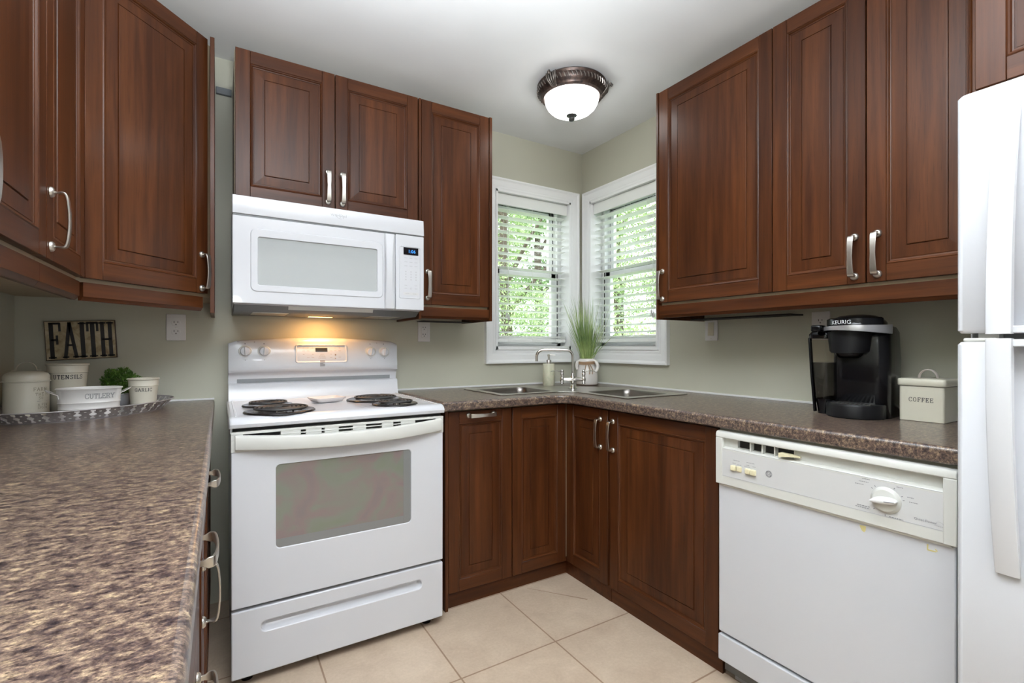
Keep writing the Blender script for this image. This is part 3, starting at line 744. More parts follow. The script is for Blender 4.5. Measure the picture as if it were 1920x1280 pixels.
# spoon rest on the cooktop
r_ = root('spoon_rest', 'small square white dish resting between the coil burners', 'dish', (-1.705,-.335,.9150), R(14))
ri = []
for hw, z in ((.001,.002),(.045,.002),(.052,.005),(.064,.018),(.066,.0185),(.064,.0145),(.052,.001),(.001,.0)): ri.append([(x,y,z) for x,y in rrect(2*hw, 2*hw*.86, min(.012,hw*.5), 4)])
obj('dish', B().loft(ri), mat('pinkish_porcelain',(.80,.74,.72),.2), r_, ang=60)

# ------------------------------------------------------------------ over-the-range microwave
m_ = root('microwave', 'white over-the-range microwave mounted under the wall cabinet', 'microwave', (-2.062,-.420,0))
mw = .770
obj('microwave_body', B().box(.004, mw-.004, .030, .415, 1.318, 1.735), M_white2, m_, bev=.004)
gr = B(); gr.loft([[(x,.028,1.664),(x,-.002,1.664),(x,-.003,1.668),(x,.004,1.736),(x,.030,1.738)] for x in (0, mw)])
obj('top_grille', gr, M_white, m_, bev=.002)
obj('grille_gap', B().box(.003,mw-.003,.002,.032,1.655,1.666), M_greym, m_)
md = root('microwave_door', None, None); md.parent = m_
wx0,wx1,wz0,wz1 = .087,.552,1.394,1.581
dm = holed([(0,1.320),(.582,1.320),(.634,1.320),(.634,1.657),(0,1.657)], [rrect(wx1-wx0,wz1-wz0,.006,4,(wx0+wx1)/2,(wz0+wz1)/2)], 0, .03)
dm.v = [(x, .030-zz, y) for x, y, zz in dm.v]
obj('door_panel', dm, M_white, md, bev=.003, ang=30)
ou = lambda d_: rrect(.518+2*d_, .246+2*d_, .022+d_, 6, .3195, 1.490)
b = B(); b.loft([[(x,-.0005,z) for x,z in ou(.0)],[(x,-.0034,z) for x,z in ou(-.003)],[(x,-.0034,z) for x,z in ou(-.010)],[(x,-.0022,z) for x,z in rrect(.468,.190,.008,6,.3195,1.4875)],[(x,.006,z) for x,z in rrect(.464,.186,.007,6,.3195,1.4875)]], cap=False)
obj('window_frame', b, M_white, md, ang=40)
mz = mat('microwave_window', (.40,.42,.42), .12, coat=.8)
obj('window', B().box(wx0-.004,wx1+.004,.004,.012,wz0-.004,wz1+.004), mz, md)
rs = []
for i in range(15):
    u = i/14; z = 1.322+.333*u; s = 1-(2*u-1)**2; y = -.006-.022*s
    xa, xb = .585, .612+.018*(1-s*.9)
    rs.append([(xa,-.001,z),(xa,y,z),(xa+.004,y-.003,z),(xb-.004,y-.003,z),(xb,y,z),(xb,-.001,z)])
obj('handle', B().loft(rs), M_white, md, bev=.001, label='curved white vertical door handle')
kp = root('control_panel', None, None); kp.parent = m_
obj('panel_face', B().box(.636, mw, 0, .03, 1.320, 1.660), M_white, kp, bev=.003)
b = B(); o2 = lambda d_: rrect(.104+2*d_, .240+2*d_, .008, 4, .703, 1.491)
b.loft([[(x,.0005,z) for x,z in o2(0)],[(x,-.002,z) for x,z in o2(-.002)],[(x,-.002,z) for x,z in o2(-.004)],[(x,-.0008,z) for x,z in o2(-.005)]], cap=False); obj('keypad_bezel', b, M_white, kp)
ink('display', rects([(.672,.742,1.571,1.604)]), on_front(-.0016), mat('black_display', (.008,.008,.01), .1), kp)
mled = mat('blue_led', (.02,.1,.4), .4, Emission_Color=(.05,.35,1,1), Emission_Strength=1.6)
ink('clock_digits', shift(sans('1:06', .021), .711, 1.580), on_front(-.0022), mled, kp)
q = []; rn = 0
for j, z in enumerate((1.556,1.538,1.520)):
    for x in (.683,.707,.731): rn += 1; q += scribble(x, z, .014, .0022, rn)
for j, z in enumerate((1.494,1.482,1.470,1.458)):
    for i, x in enumerate((.683,.707,.731)):
        q += rects([(x-.0017,x+.0017,z-.0026,z+.0026)])
for z in (1.432, 1.418):
    for x in (.683,.731): rn += 1; q += scribble(x, z, .012, .002, rn)
q += ringq(.003,.0042,12,.707,1.418)
q += scribble(.690,1.394,.018,.002,91)+scribble(.724,1.394,.018,.002,92)
ink('key_marks', q, on_front(-.0014), M_inkl, kp)
ink('start_key', rects([(.672,.742,1.388,1.400)]), on_front(-.0012), mat('pale_key',(.62,.62,.62),.4), kp)
q = shift(sans('Whirlpool', .0155), .390, 1.702); q += ringq(.0115,.0124,22,.392,1.702,-.6,2.2,sx=1.5)+ringq(.0115,.0124,22,.398,1.706,2.7,4.9,sx=1.5)
ink('maker_logo', q, lambda u,v:(u, -.0037+(v-1.668)*.103, v), mat('silver_ink',(.33,.33,.35),.4,metal=.3), m_, label='small silver script logo')
# underside
us = B(); us.loft([[(x,.04,1.319),(x,.405,1.319),(x,.405,1.294),(x,.09,1.294)] for x in (.006, mw-.006)])
und = obj('underside', us, M_greym, m_, bev=.002)
obj('light_lens', B().box(.320,.425,.315,.345,1.2928,1.2945), mat('warm_lens',(1,.75,.4),.4,Emission_Color=(1,.58,.22,1),Emission_Strength=5), und)
obj('vent_strip', B().loft([[(x,.034,1.3195),(x,.044,1.3035),(x,.048,1.3045),(x,.040,1.3195)] for x in (.20,.545)]), M_bisq, und)
for x in (.075,.560): obj('grease_filter', B().box(x,x+.135,.12,.29,1.2922,1.2945), M_steel, und)

# ------------------------------------------------------------------ dishwasher (local x toward the camera)
D = root('dishwasher', 'white built-in dishwasher with dial under the right counter', 'dishwasher', (-.635,-1.4885,0), -R(90))
dw = .637
obj('tub', B().box(.008,dw-.008,.035,.60,.03,.858), M_greym, D)
obj('mounting_strip', B().box(.0,dw,.020,.03,.858,.873), mat('beige_strip',(.30,.29,.24),.6), D)
obj('door_panel', B().box(.003,dw-.006,.008,.034,.172,.70), M_white2, D, bev=.003)
obj('access_panel', B().box(.003,dw-.006,.004,.030,.075,.163), M_white2, D, bev=.003)
obj('toe_panel', B().box(.03,dw-.03,.060,.064,.0,.10), M_greym and mat('grey_toe',(.30,.30,.32),.5), D)
obj('door_gap', B().box(.006,dw-.01,.028,.034,.160,.175), M_dark, D)
cpn = root('control_panel', None, None); cpn.parent = D
f = B(); y0 = -.006
f.loft([[(x,.034,.864),(x,.006,.864),(x,-.002,.861),(x,y0,.854),(x,y0,.842),(x,.030,.838)] for x in (0, dw)])
f.box(0,.026,y0,.03,.684,.842); f.box(dw-.026,dw,y0,.03,.684,.842); f.box(.02,dw-.02,y0+.001,.03,.684,.715)
f.loft([[(x,.030,.815),(x,y0+.001,.808),(x,y0+.001,.800),(x,.030,.800)] for x in (.02, dw-.02)])
f.loft([[(x,.012,.684),(x,y0+.004,.684),(x,.004,.676),(x,.012,.676)] for x in (.008, dw-.012)])
obj('panel_frame', f, M_bisq, cpn, bev=.0025)
obj('panel_face', B().box(.024,dw-.024,y0+.0012,.02,.713,.806), M_grayp, cpn)
obj('face_outline', B().box(.026,dw-.026,y0+.0008,y0+.0014,.8055,.8068).box(.026,dw-.026,y0+.0005,y0+.0012,.7142,.7150), M_inkl, cpn)
obj('recess_end', B().box(.02,.072,.012,.03,.806,.842), M_bisq, cpn)
obj('handle_recess', B().box(.255,dw-.02,.014,.03,.806,.842), M_bisq, cpn)
obj('vent_slot', B().box(.07,.26,.024,.031,.806,.842), M_dark, cpn)
for x in (.118,.158,.198): obj('vent_fin', B().box(x,x+.004,.006,.026,.808,.842), M_bisq, cpn)
obj('latch', B().loft([[(.222,-.012,.828),(.222,-.012,.815),(.222,.01,.815),(.222,.01,.828)],[(.248,-.010,.826),(.248,-.010,.820),(.248,.01,.820),(.248,.01,.828)],[(.278,.004,.824),(.278,.004,.821),(.278,.01,.821),(.278,.01,.824)]]), M_bisq2, cpn)
for x, dy in ((.060,-.008),(.0795,-.004),(.1115,-.008),(.1295,-.009)):
    obj('push_button', B().box(x,x+.0175,y0+dy,.004,.739,.757), M_bisq2, cpn, bev=.003)
q = scribble(.078,.774,.024,.0018,1)+scribble(.070,.764,.012,.0016,2)+scribble(.089,.762,.014,.0016,3)+scribble(.128,.776,.026,.0018,4)+scribble(.118,.767,.012,.0016,5)+scribble(.140,.766,.010,.0016,6)+scribble(.116,.762,.02,.0014,7)
kx, kz = .497, .757
for a, t_ in ((142,.022),(128,.026),(62,.016),(28,.016),(14,.020),(228,.030),(268,.028)):
    ca, sa = cos(R(a)), sin(R(a)); q.append([(kx+.037*ca-.0009*sa,kz+.037*sa+.0009*ca),(kx+.037*ca+.0009*sa,kz+.037*sa-.0009*ca),(kx+.041*ca+.0009*sa,kz+.041*sa-.0009*ca),(kx+.041*ca-.0009*sa,kz+.041*sa+.0009*ca)])
for cx_, cz_, wd_ in ((kx-.050,kz+.036,.022),(kx-.044,kz+.044,.018),(kx-.060,kz+.028,.020),(kx+.030,kz+.040,.014),(kx+.052,kz+.020,.014),(kx+.058,kz+.009,.018),(kx-.050,kz-.028,.030),(kx-.052,kz-.033,.034),(kx+.022,kz-.040,.030)): q += scribble(cx_,cz_,wd_,.0018,int(cz_*9999))
ink('dial_legend', q, on_front(y0+.0004), M_inkg, cpn)
ink('series_name', shift(sans('Quiet Power', .0085), .590-.012, .7265), on_front(y0+.0004), M_inkg, cpn)
ink('star_badge', ringq(.008,.0088,14,.605,.7255,.2,2.9)+scribble(.605,.7235,.018,.0014,3), on_front(y0+.0004), M_inkl, cpn)
q = ringq(.0088,.0102,30,.1885,.755)+ringq(.0064,.0072,30,.1885,.755)+shift(sans('GE',.0098),.1885,.7515)
for k in range(4): q += ringq(.0010,.0022,8,.1885+.0085*cos(R(45+90*k)),.755+.0085*sin(R(45+90*k)))
ink('maker_logo', q, on_front(y0+.0004), M_inkg, cpn, label='small round grey monogram badge')
dk = root('dial', None, None, (kx,y0+.001,kz)); dk.parent = cpn
obj('dial_skirt', B().lathe([(.001,-.010),(.027,-.008),(.032,-.004),(.034,0),(.001,0)], seg=40, axis='y'), M_bisq, dk)
rs = []
for i in range(13):
    u = -1+2*i/12; wv = .0105*sqrt(max(0,1-u*u*.96)); rs.append([(.029*u,-.009,-wv),(.029*u,-.022,-wv*.6),(.029*u,-.024,0),(.029*u,-.022,wv*.6),(.029*u,-.009,wv)])
obj('dial_grip', B().loft(rs).xf(Matrix.Rotation(R(-8),4,'Y')), mat('pearl_plastic',(.82,.82,.82),.2,coat=.4), dk, ang=60)
obj('dial_pointer', B().box(.004,.026,-.0243,-.0225,-.0009,.0009).xf(Matrix.Rotation(R(-8),4,'Y')), M_inkg, dk)
# aged glue marks
M_glue = mat('yellow_glue_residue', (.62,.54,.24), .6)
b = B()
for poly in ([(.432,.683),(.447,.683),(.4465,.672),(.443,.666),(.438,.669),(.434,.676)], [(.577,.682),(.580,.682),(.5795,.668),(.577,.668)], [(.577,.670),(.597,.670),(.594,.667),(.578,.6665)], [(.592,.676),(.596,.674),(.598,.670),(.594,.671)]):
    n = len(poly); poly = [(x, z-.012) for x, z in poly]; b.add([(x,.0074,z) for x,z in poly]+[(x,.0082,z) for x,z in poly], [tuple(range(n))]+[(i,(i+1)%n,n+(i+1)%n,n+i) for i in range(n)])
obj('glue_residue', b, M_glue, D, smooth=False)

# ------------------------------------------------------------------ refrigerator (local x toward the camera)
F = root('refrigerator', 'tall white top-freezer refrigerator cut off by the right edge', 'refrigerator', (-.770,-2.160,0), -R(90))
obj('fridge_body', B().box(.004,.746,.070,.740,.03,1.668), M_white2, F, bev=.006)
obj('kick_grille', B().box(.02,.73,.085,.10,.004,.09), M_greym, F)
def fdoor(nm, z0, z1):
    d_ = root(nm, None, None); d_.parent = F
    pr = rrect(.750, .062, .012, 4, .375, .033)
    obj('door_panel', B().loft([[(x,y,z) for x,y in rrect(.742,.054,.012,4,.375,.034)] if z in (z0,z1) else [(x,y,z) for x,y in pr] for z in (z0,z0+.006,z1-.006,z1)]), M_white2, d_, ang=40)
    return d_
fd = fdoor('freezer_door', 1.180, 1.682); rd = fdoor('fridge_door', .10, 1.162)
obj('middle_hinge', B().box(.030,.062,.02,.05,1.160,1.182), M_bisq, F, bev=.002)
obj('hinge_cap', B().box(.010,.060,.006,.058,1.1615,1.170), M_bisq, F, bev=.003)
obj('door_gap', B().box(.012,.74,.055,.072,1.155,1.19), mat('grey_gasket',(.35,.36,.37),.6), F)
def fhandle(par, za, zb):
    """za at the gap (stands proud), zb at the far end (meets the door)"""
    rs = []; n = 18
    for i in range(n+1):
        u = i/n; z = za+(zb-za)*u
        y = -.064+.058*(u**2.2); t = .020*(1-u*.35)
        xa, xb = .062, .098-.000*u
        if i == n: t = .004
        rs.append([(xa,y+t,z),(xa,y,z),(xa+.003,y-.002,z),(xb-.003,y-.002,z),(xb,y,z),(xb,y+t,z)])
    o = obj('handle', B().loft(rs), M_white, par, bev=.001, ang=50, label='long bowed white handle standing proud at the door gap')
    s_ = 1 if zb > za else -1
    obj('handle_mount', B().box(.066,.125,-.052,.004,za+s_*.002,za+s_*.016), M_white, o, bev=.002)
fhandle(fd, 1.176, 1.640); fhandle(rd, 1.168, .700)
# ------------------------------------------------------------------ ceiling light
Lt = root('ceiling_light', 'bronze flush-mount ceiling light with a glowing frosted bowl', 'ceiling light', (-.605,-.650,CZ))
obj('canopy', B().lathe([(.001,0),(.150,0),(.166,-.003),(.172,-.010),(.168,-.020),(.170,-.026),(.164,-.046),(.157,-.052),(.152,-.064),(.140,-.070),(.132,-.068),(.128,-.040),(.001,-.03)], seg=64), M_bronze, Lt, ang=40)
b = B(); n = 56
for i in range(n):
    a = 2*pi*i/n; a2 = a+.055
    b.tube([(.1705*cos(a),.1705*sin(a),-.0245),(.1710*cos(a+.03),.1710*sin(a+.03),-.034),(.1670*cos(a2),.1670*sin(a2),-.0445)], .0028, 6)
obj('rope_band', b, mat('worn_bronze',(.24,.21,.19),.35,metal=.8), Lt)
for a in (R(198), R(318), R(78)):
    c_ = B(); ca, sa = cos(a), sin(a)
    def pt(r, z, t=0): return (r*ca-t*sa, r*sa+t*ca, z)
    for t0, r0 in ((0,1),(-.012,.9),(.012,.9),(-.022,.75),(.022,.75)):
        c_.tube([pt(.146,-.066,t0*.4), pt(.160,-.056,t0*.7), pt(.173,-.040,t0), pt(.178,-.022,t0*1.1), pt(.176,-.010,t0*1.25)], [.003,.0045,.0055,.005,.003], 7)
    c_.tube([pt(.176,-.030), pt(.184,-.018), pt(.192,-.012), pt(.197,-.018), pt(.193,-.026)], [.005,.006,.0065,.006,.004], 8)
    obj('leaf_clip', c_, mat('antique_pewter',(.16,.14,.125),.4,metal=.8), Lt, ang=60)
mbowl = mat('frosted_glowing_glass', (.9,.9,.88), .4, Emission_Color=(1,.99,.97,1), Emission_Strength=11.0)
obj('glass_bowl', B().lathe([(.133,-.064),(.1335,-.074),(.130,-.090),(.120,-.110),(.102,-.128),(.078,-.141),(.050,-.149),(.022,-.152),(.001,-.152)], seg=64), mbowl, Lt, ang=60)
obj('finial', B().lathe([(.001,-.150),(.026,-.150),(.027,-.154),(.020,-.159),(.011,-.162),(.013,-.165),(.016,-.170),(.013,-.177),(.005,-.181),(.001,-.181)], seg=28), mat('dark_pewter',(.10,.10,.10),.35,metal=.8), Lt, ang=50)

# ------------------------------------------------------------------ outlets and switch
def outlet(label, loc, rz, kind, wd=.071, cat='outlet'):
    o = root('wall_outlet' if kind != 'switch' else 'light_switch', label, cat, loc, rz)
    obj('cover_plate', B().box(-wd/2,wd/2,-.006,-.0002,-.0575,.0575), M_plate, o, bev=.003)
    if kind == 'duplex':
        for dz in (.0195,-.0195):
            r2 = obj('receptacle', B().loft([[(x,y,z+dz) for x,z in rrect(.034*.99,.0285,.013,6)] for y in (-.0078,-.004)]), M_plate, o, bev=.0006)
            s = B(); s.box(-.0078,-.0056,-.0084,-.0076,dz-.001,dz+.0075); s.box(.0056,.0078,-.0084,-.0076,dz-.000,dz+.0065); s.lathe([(.001,-.0084),(.0026,-.0084),(.0026,-.0076),(.001,-.0076)],(0,0,dz-.0075),10,axis='y')
            obj('slots', s, M_dark, r2)
        obj('screw', B().lathe([(.001,-.0072),(.003,-.007),(.0032,-.006)],(0,0,0),12,axis='y'), M_nickel, o)
    elif kind == 'decora':
        r2 = obj('receptacle', B().box(-.0165,.0165,-.0080,-.004,-.0335,.0335), M_plate, o, bev=.0012)
        s = B()
        for dz in (.019,-.019):
            s.box(-.0088,-.0050,-.0086,-.0078,dz+.001,dz+.006); s.box(.0050,.0084,-.0086,-.0078,dz+.001,dz+.006); s.lathe([(.001,-.0086),(.0028,-.0086),(.0028,-.0078),(.001,-.0078)],(0,0,dz-.007),10,axis='y')
        obj('slots', s, M_dark, r2)
    else:
        obj('switch_frame', B().box(-.0170,.0170,-.0074,-.004,-.0340,.0340), M_plate, o)
        obj('rocker', B().loft([[(x,-.0078,.033),(x,-.0085,0),(x,-.0112,-.033),(x,-.004,-.033),(x,-.004,.033)] for x in (-.0160,.0160)]), M_almond, o, bev=.0006)
        obj('screw', B().lathe([(.001,-.0072),(.003,-.007),(.0032,-.006)],(0,0,-.048),12,axis='y'), M_nickel, o)
    return o
outlet('white double outlet on the stove wall right of the FAITH sign', (-2.264,0,1.236), 0, 'duplex')
outlet('white double outlet on the stove wall between the range and the left window', (-1.132,0,1.237), 0, 'decora')
outlet('almond rocker light switch in a white plate right of the right window', (0,-1.007,1.240), -R(90), 'switch', cat='light switch')
outlet('white outlet partly hidden behind the black coffee maker', (0,-1.519,1.238), -R(90), 'duplex')

# ------------------------------------------------------------------ FAITH sign
S = root('wall_sign', 'small aged board on the wall reading FAITH in black letters', 'sign', (-2.5725,-.002,1.179))
ms = mat('aged_parchment_board', (.5,.4,.25), .6); mps = mapping(ms, (1,1,1), rnd=False); ns = noisen(ms, mps, 22, 5, .6, 1)
L(ms, ramp(ms, ns.outputs[0], [(.30,(.20,.13,.06)),(.45,(.42,.34,.20)),(.65,(.56,.48,.33))]).outputs[0], P(ms).inputs['Base Color'])
obj('board_edge', B().box(-.1075,.1075,-.014,0,-.0765,.0765), mat('dark_board_edge',(.06,.035,.02),.6), S, bev=.001)
obj('board_face', B().box(-.1050,.1050,-.0146,-.012,-.074,.074), ms, S)
q = []; xs = -.099
for ch, wd_ in (('F',.040),('A',.050),('I',.024),('T',.038),('H',.046)):
    qq, tot = slab(ch, .134, th=.105, wx=wd_/.134/GL[ch][0]*.98, serif=.05, thin=.55, cx=False)
    us_ = [u for p in qq for u, v in p]; a_, c_ = min(us_), max(us_); k_ = (wd_)/(c_-a_)
    q += [[((u-a_)*k_+xs, v-.067) for u, v in p] for p in qq]; xs += wd_+.0005
ink('lettering', q, on_front(-.0150), mat('black_paint',(.012,.010,.010),.5), S, label='black slab letters FAITH')
q = []
for k in range(5): q += ringq(.006,.0066,8,-.04+k*.02,-.004+.003*(k%2),.3+k,2.6+k)
ink('faint_script', q, on_front(-.0148), mat('faint_tan',(.40,.26,.15),.6), S)
S.rotation_euler = (0, R(-3.0), 0)

# ------------------------------------------------------------------ tray and its contents
tc_ = (-2.510,-.300); ta = R(48); TZ = .9155
T = root('serving_tray', 'oval galvanized metal tray with a pierced rim on the left counter', 'tray', (tc_[0],tc_[1],TZ), ta)
M_tray = mat('galvanised_tray', (.36,.34,.34), .45, metal=.35)
def ell(a, b_, z, n=96): return [(a*cos(2*pi*i/n), b_*sin(2*pi*i/n), z) for i in range(n)]
a0, b0 = .254, .190; a1, b1 = .288, .214; HZ = .036
obj('tray_base', B().loft([ell(a0,b0,0), ell(a0,b0,.003), ell(a0-.004,b0-.004,.004), ell(.01,.0075,.004)], cap=True), M_tray, T, ang=60)
# pierced wall: grid with cut-outs filled by light from behind -> real holes on a fine grid
NU, NV = 504, 14; b = B()
pat = ["111111111111","111100001111","111100001111","011110011110","111110011111","111100001111","111000000111","111000000111",
       "111100001111","111110011111","011110011110","111100001111","111100001111","111111111111"]
def wp(i, j, off):
    a = 2*pi*i/NU; k = j/NV; ra = a0+(a1-a0)*k; rb = b0+(b1-b0)*k
    return ((ra+off)*cos(a), (rb+off)*sin(a), .002+(HZ-.002)*k)
for i in range(NU):
    for j in range(NV):
        if pat[j][i % 12] == '0': continue
        b.add([wp(i,j,0), wp(i+1,j,0), wp(i+1,j+1,0), wp(i,j+1,0)], [(0,1,2,3)])
o = obj('pierced_rim', b, M_tray, T, smooth=False, solid=.0012)
b = B(); pts = [(x,y,HZ) for x,y,_ in ell(a1+.002,b1+.002,0,96)]
b.tube(pts+[pts[0]], .0022, 8, cap=False); obj('rolled_edge', b, M_tray, T, ang=60)
def cyl_ink(r, cx, cy, z0, face, rk=None):
    """wrap flat text on a (tapering) cylinder; face = azimuth of the text centre"""
    def fn(u, v):
        rr = (rk(v) if rk else r)+.0006; a = face + u/rr
        return (cx+rr*cos(a), cy+rr*sin(a), z0+v)
    return fn
def azim(x, y): return atan2(-2.5425-y, -2.1071-x)
M_can = mat('warm_ivory_enamel', (.60,.57,.48), .32, coat=.3)
def pail(name, label, x, y, r0, r1, h, text, th_, tz, band):
    o = root(name, label, 'canister', (x,y,TZ+.0045))
    rr = lambda z: r0+(r1-r0)*z/h
    prof = [(.001,.001),(r0-.002,.001),(r0,.003),(rr(band)-.0004,band-.002),(rr(band)+.0016,band),(rr(band)+.0006,band+.002),(rr(h-.004),h-.004),(r1+.0030,h-.002),(r1+.0034,h+.001),(r1+.002,h+.003),(r1-.001,h+.002),(r1-.0016,h-.004),(r0-.003,.004),(.001,.004)]
    bo = obj('pail_body', B().lathe(prof, seg=56), M_can, o, ang=40)
    q, tot = slab(text, th_, th=.17, sp=.16, serif=.09, thin=.8)
    ink('lettering', q, cyl_ink(0,0,0,tz,azim(x,y)+.0,lambda v: rr(tz+v)), M_ink, o, label='black letters %s' % text)
    return o
pail('canister', 'ivory metal pail lettered UTENSILS at the back of the tray', -2.572,-.219,.046,.0565,.168,'UTENSILS',.0135,.118,.140)
g_ = pail('canister', 'small ivory metal pail lettered GARLIC at the right end of the tray', -2.355,-.206,.0395,.0485,.108,'GARLIC',.0115,.062,.082)
# lidded canister
o = root('canister', 'tall lidded ivory canister with grey lettering at the left end of the tray', 'canister', (-2.660,-.3025,TZ+.0045))
r = .0565
obj('canister_body', B().lathe([(.001,0),(r-.002,0),(r,.002),(r,.124),(r-.002,.126),(.001,.126)], seg=56), M_can, o, ang=40)
ld = obj('lid', B().lathe([(r+.0025,.114),(r+.0045,.115),(r+.0045,.1175),(r+.0015,.119),(r+.0015,.134),(r-.004,.142),(r-.016,.1485),(.001,.150)], seg=56), M_can, o, ang=40)
az = azim(-2.660,-.3025)+R(90); ux, uy = cos(az), sin(az)
pts = [(ux*-.036,uy*-.036,.1510),(ux*-.025,uy*-.025,.1525)]+[(ux*-.025*cos(pi*k/10),uy*-.025*cos(pi*k/10),.1525+.027*sin(pi*k/10)) for k in range(1,10)]+[(ux*.025,uy*.025,.1525),(ux*.036,uy*.036,.1510)]
obj('lid_handle', B().tube(pts, .0018, 8, flat=2.6), M_can, ld, ang=50)
for txt, th_, tz, da in (('FARM',.0115,.084,.0),('THE FI',.0100,.068,.0),('SU',.0090,.056,.0),("A FEW",.0080,.034,.0),('SPOON',.0075,.024,.0)):
    q, tot = slab(txt, th_, th=.12, sp=.14, serif=.0, thin=.9, cx=False)
    st = {'FARM':.016,'THE FI':.021,'SU':.030,'A FEW':.027,'SPOON':.027}[txt]
    ink('lettering', q, cyl_ink(r,0,0,tz,azim(-2.660,-.3025)+st/r-.0), mat('olive_grey_ink',(.22,.20,.14),.5), o)
ink('lettering', rects([(.026,.036,0,.0012),(.038,.060,.0003,.0009)]), cyl_ink(r,0,0,.049,azim(-2.660,-.3025)), M_inkg, o)
# cutlery tub
ca_ = azim(-2.486,-.365)+R(90)
o = root('cutlery_tub', 'low oval whitewashed metal tub lettered CUTLERY with wire handles', 'tub', (-2.486,-.365,TZ+.0045), ca_)
M_wash = mat('whitewashed_metal', (.64,.62,.60), .42, metal=.1)
def ell2(a, b_, z, n=64): 
    return [(a*abs(cos(t))**.8*(1 if cos(t)>=0 else -1), b_*abs(sin(t))**.8*(1 if sin(t)>=0 else -1), z) for t in [2*pi*i/n for i in range(n)]]
rings = [ell2(.078,.044,.0)]
for z in (.002,.020,.0225,.025,.040,.0425,.045,.086):
    k = z/.092; e = .0015 if z in (.0225,.0425) else 0; rings.append(ell2(.078+.008*k+e,.044+.006*k+e,z))
rings += [ell2(.0885,.052,.088), ell2(.0885,.052,.091), ell2(.086,.0495,.092), ell2(.084,.048,.088), ell2(.075,.041,.004)]
obj('tub_body', B().loft(rings), M_wash, o, ang=50)
q, tot = slab('CUTLERY', .0155, th=.17, sp=.05, wx=.95, serif=.10, thin=.9)
def fcut(u, v):
    uu = u+.026; a_, b2 = .0835, .0478; t = (abs(uu)/a_)**(1/.8); t = min(t, .999); yy = b2*(sqrt(1-t*t))**.8
    return (uu, -yy-.0016-.003*v/.09, .057+v)
ink('lettering', q, fcut, mat('faded_grey_ink',(.25,.25,.25),.6), o, label='faded grey letters CUTLERY')
for s_ in (-1, 1):
    e = -1 if s_ < 0 else 1
    pts = [(e*.078,-.030,.058),(e*.080,-.030,.070),(e*.092,-.027,.076),(e*.106,-.020,.084),(e*.111,-.006,.088),(e*.112,.006,.088),(e*.106,.020,.084),(e*.092,.027,.076),(e*.080,.030,.070),(e*.078,.030,.058)]
    obj('wire_handle', B().tube(pts, .0015, 7), M_wash, o, ang=60)
# leaves helper
def leaf_ball(n, cen, rad, size, seed, squash=1.0, inner=.55):
    rn = random.Random(seed); b = B()
    for _ in range(n):
        v = V((rn.gauss(0,1), rn.gauss(0,1), rn.gauss(0,1))).normalized(); rr = rad*(inner+(1-inner)*rn.random()**.5)*(1+.12*sin(v.x*7+v.y*5)+.08*sin(v.z*9))
        p = V((cen[0]+v.x*rr, cen[1]+v.y*rr, cen[2]+v.z*rr*squash))
        t = (v+V((rn.uniform(-1,1),rn.uniform(-1,1),rn.uniform(-.6,1)))*.9).normalized(); sd = t.cross(V((rn.uniform(-1,1),rn.uniform(-1,1),rn.uniform(-1,1)))).normalized()
        s = size*rn.uniform(.6,1.2); a = p-t*s*.5; c = p+t*s*.5
        b.add([a, p+sd*s*.28, c, p-sd*s*.28], [(0,1,2,3)])
    return b
M_top = foliage('topiary_green', (.035,.10,.012), (.13,.27,.035)); M_grass = foliage('grass_green', (.11,.20,.05), (.40,.50,.18))
o = root('potted_topiary', 'small round green faux plant in a grey pot behind the GARLIC pail', 'plant', (-2.440,-.108,TZ+.0045))
obj('pot', B().lathe([(.001,0),(.028,0),(.030,.002),(.034,.042),(.036,.043),(.036,.048),(.033,.048),(.031,.043),(.001,.040)], seg=36), mat('grey_pot',(.30,.31,.33),.6), o, ang=40)
obj('foliage', leaf_ball(3200, (0,0,.096), .061, .010, 3, .80, .45), M_top, o, smooth=False)

# ------------------------------------------------------------------ sink corner objects
o = root('faucet', 'polished chrome bridge faucet with two levers at the corner sink', 'faucet', (-.430,-.440,.9195))
dx, dy = .8537, -.5207
obj('faucet_base', B().lathe([(.001,0),(.024,0),(.025,.003),(.020,.006),(.016,.008),(.014,.016),(.0125,.040),(.014,.044),(.014,.062),(.012,.066),(.001,.066)], seg=28), M_chrome, o, ang=40)
obj('bridge_bar', B().tube([(dx*k*.056,dy*k*.056,.052) for k in (-1,-.7,-.3,0,.3,.7,1)], [.009,.010,.012,.0145,.012,.010,.009], 16), M_chrome, o, ang=50)
hp = [(0,0,.060),(0,0,.10),(0,0,.175)]
for k in range(1,7): a = R(90*k/6); hp.append((-dx*.035*(1-cos(a)), -dy*.035*(1-cos(a)), .180+.035*sin(a)))
hp += [(-dx*.10,-dy*.10,.215),(-dx*.165,-dy*.165,.215)]
for k in range(1,7): a = R(90*k/6); hp.append((-dx*(.165+.035*sin(a)), -dy*(.165+.035*sin(a)), .180+.035*cos(a)))
hp.append((-dx*.200,-dy*.200,.152))
obj('spout', B().tube(hp, .0082, 16), M_chrome, o, ang=60)
obj('spout_collar', B().lathe([(.001,.060),(.013,.060),(.014,.066),(.011,.072),(.0095,.082),(.0082,.086)], seg=24), M_chrome, o, ang=50)
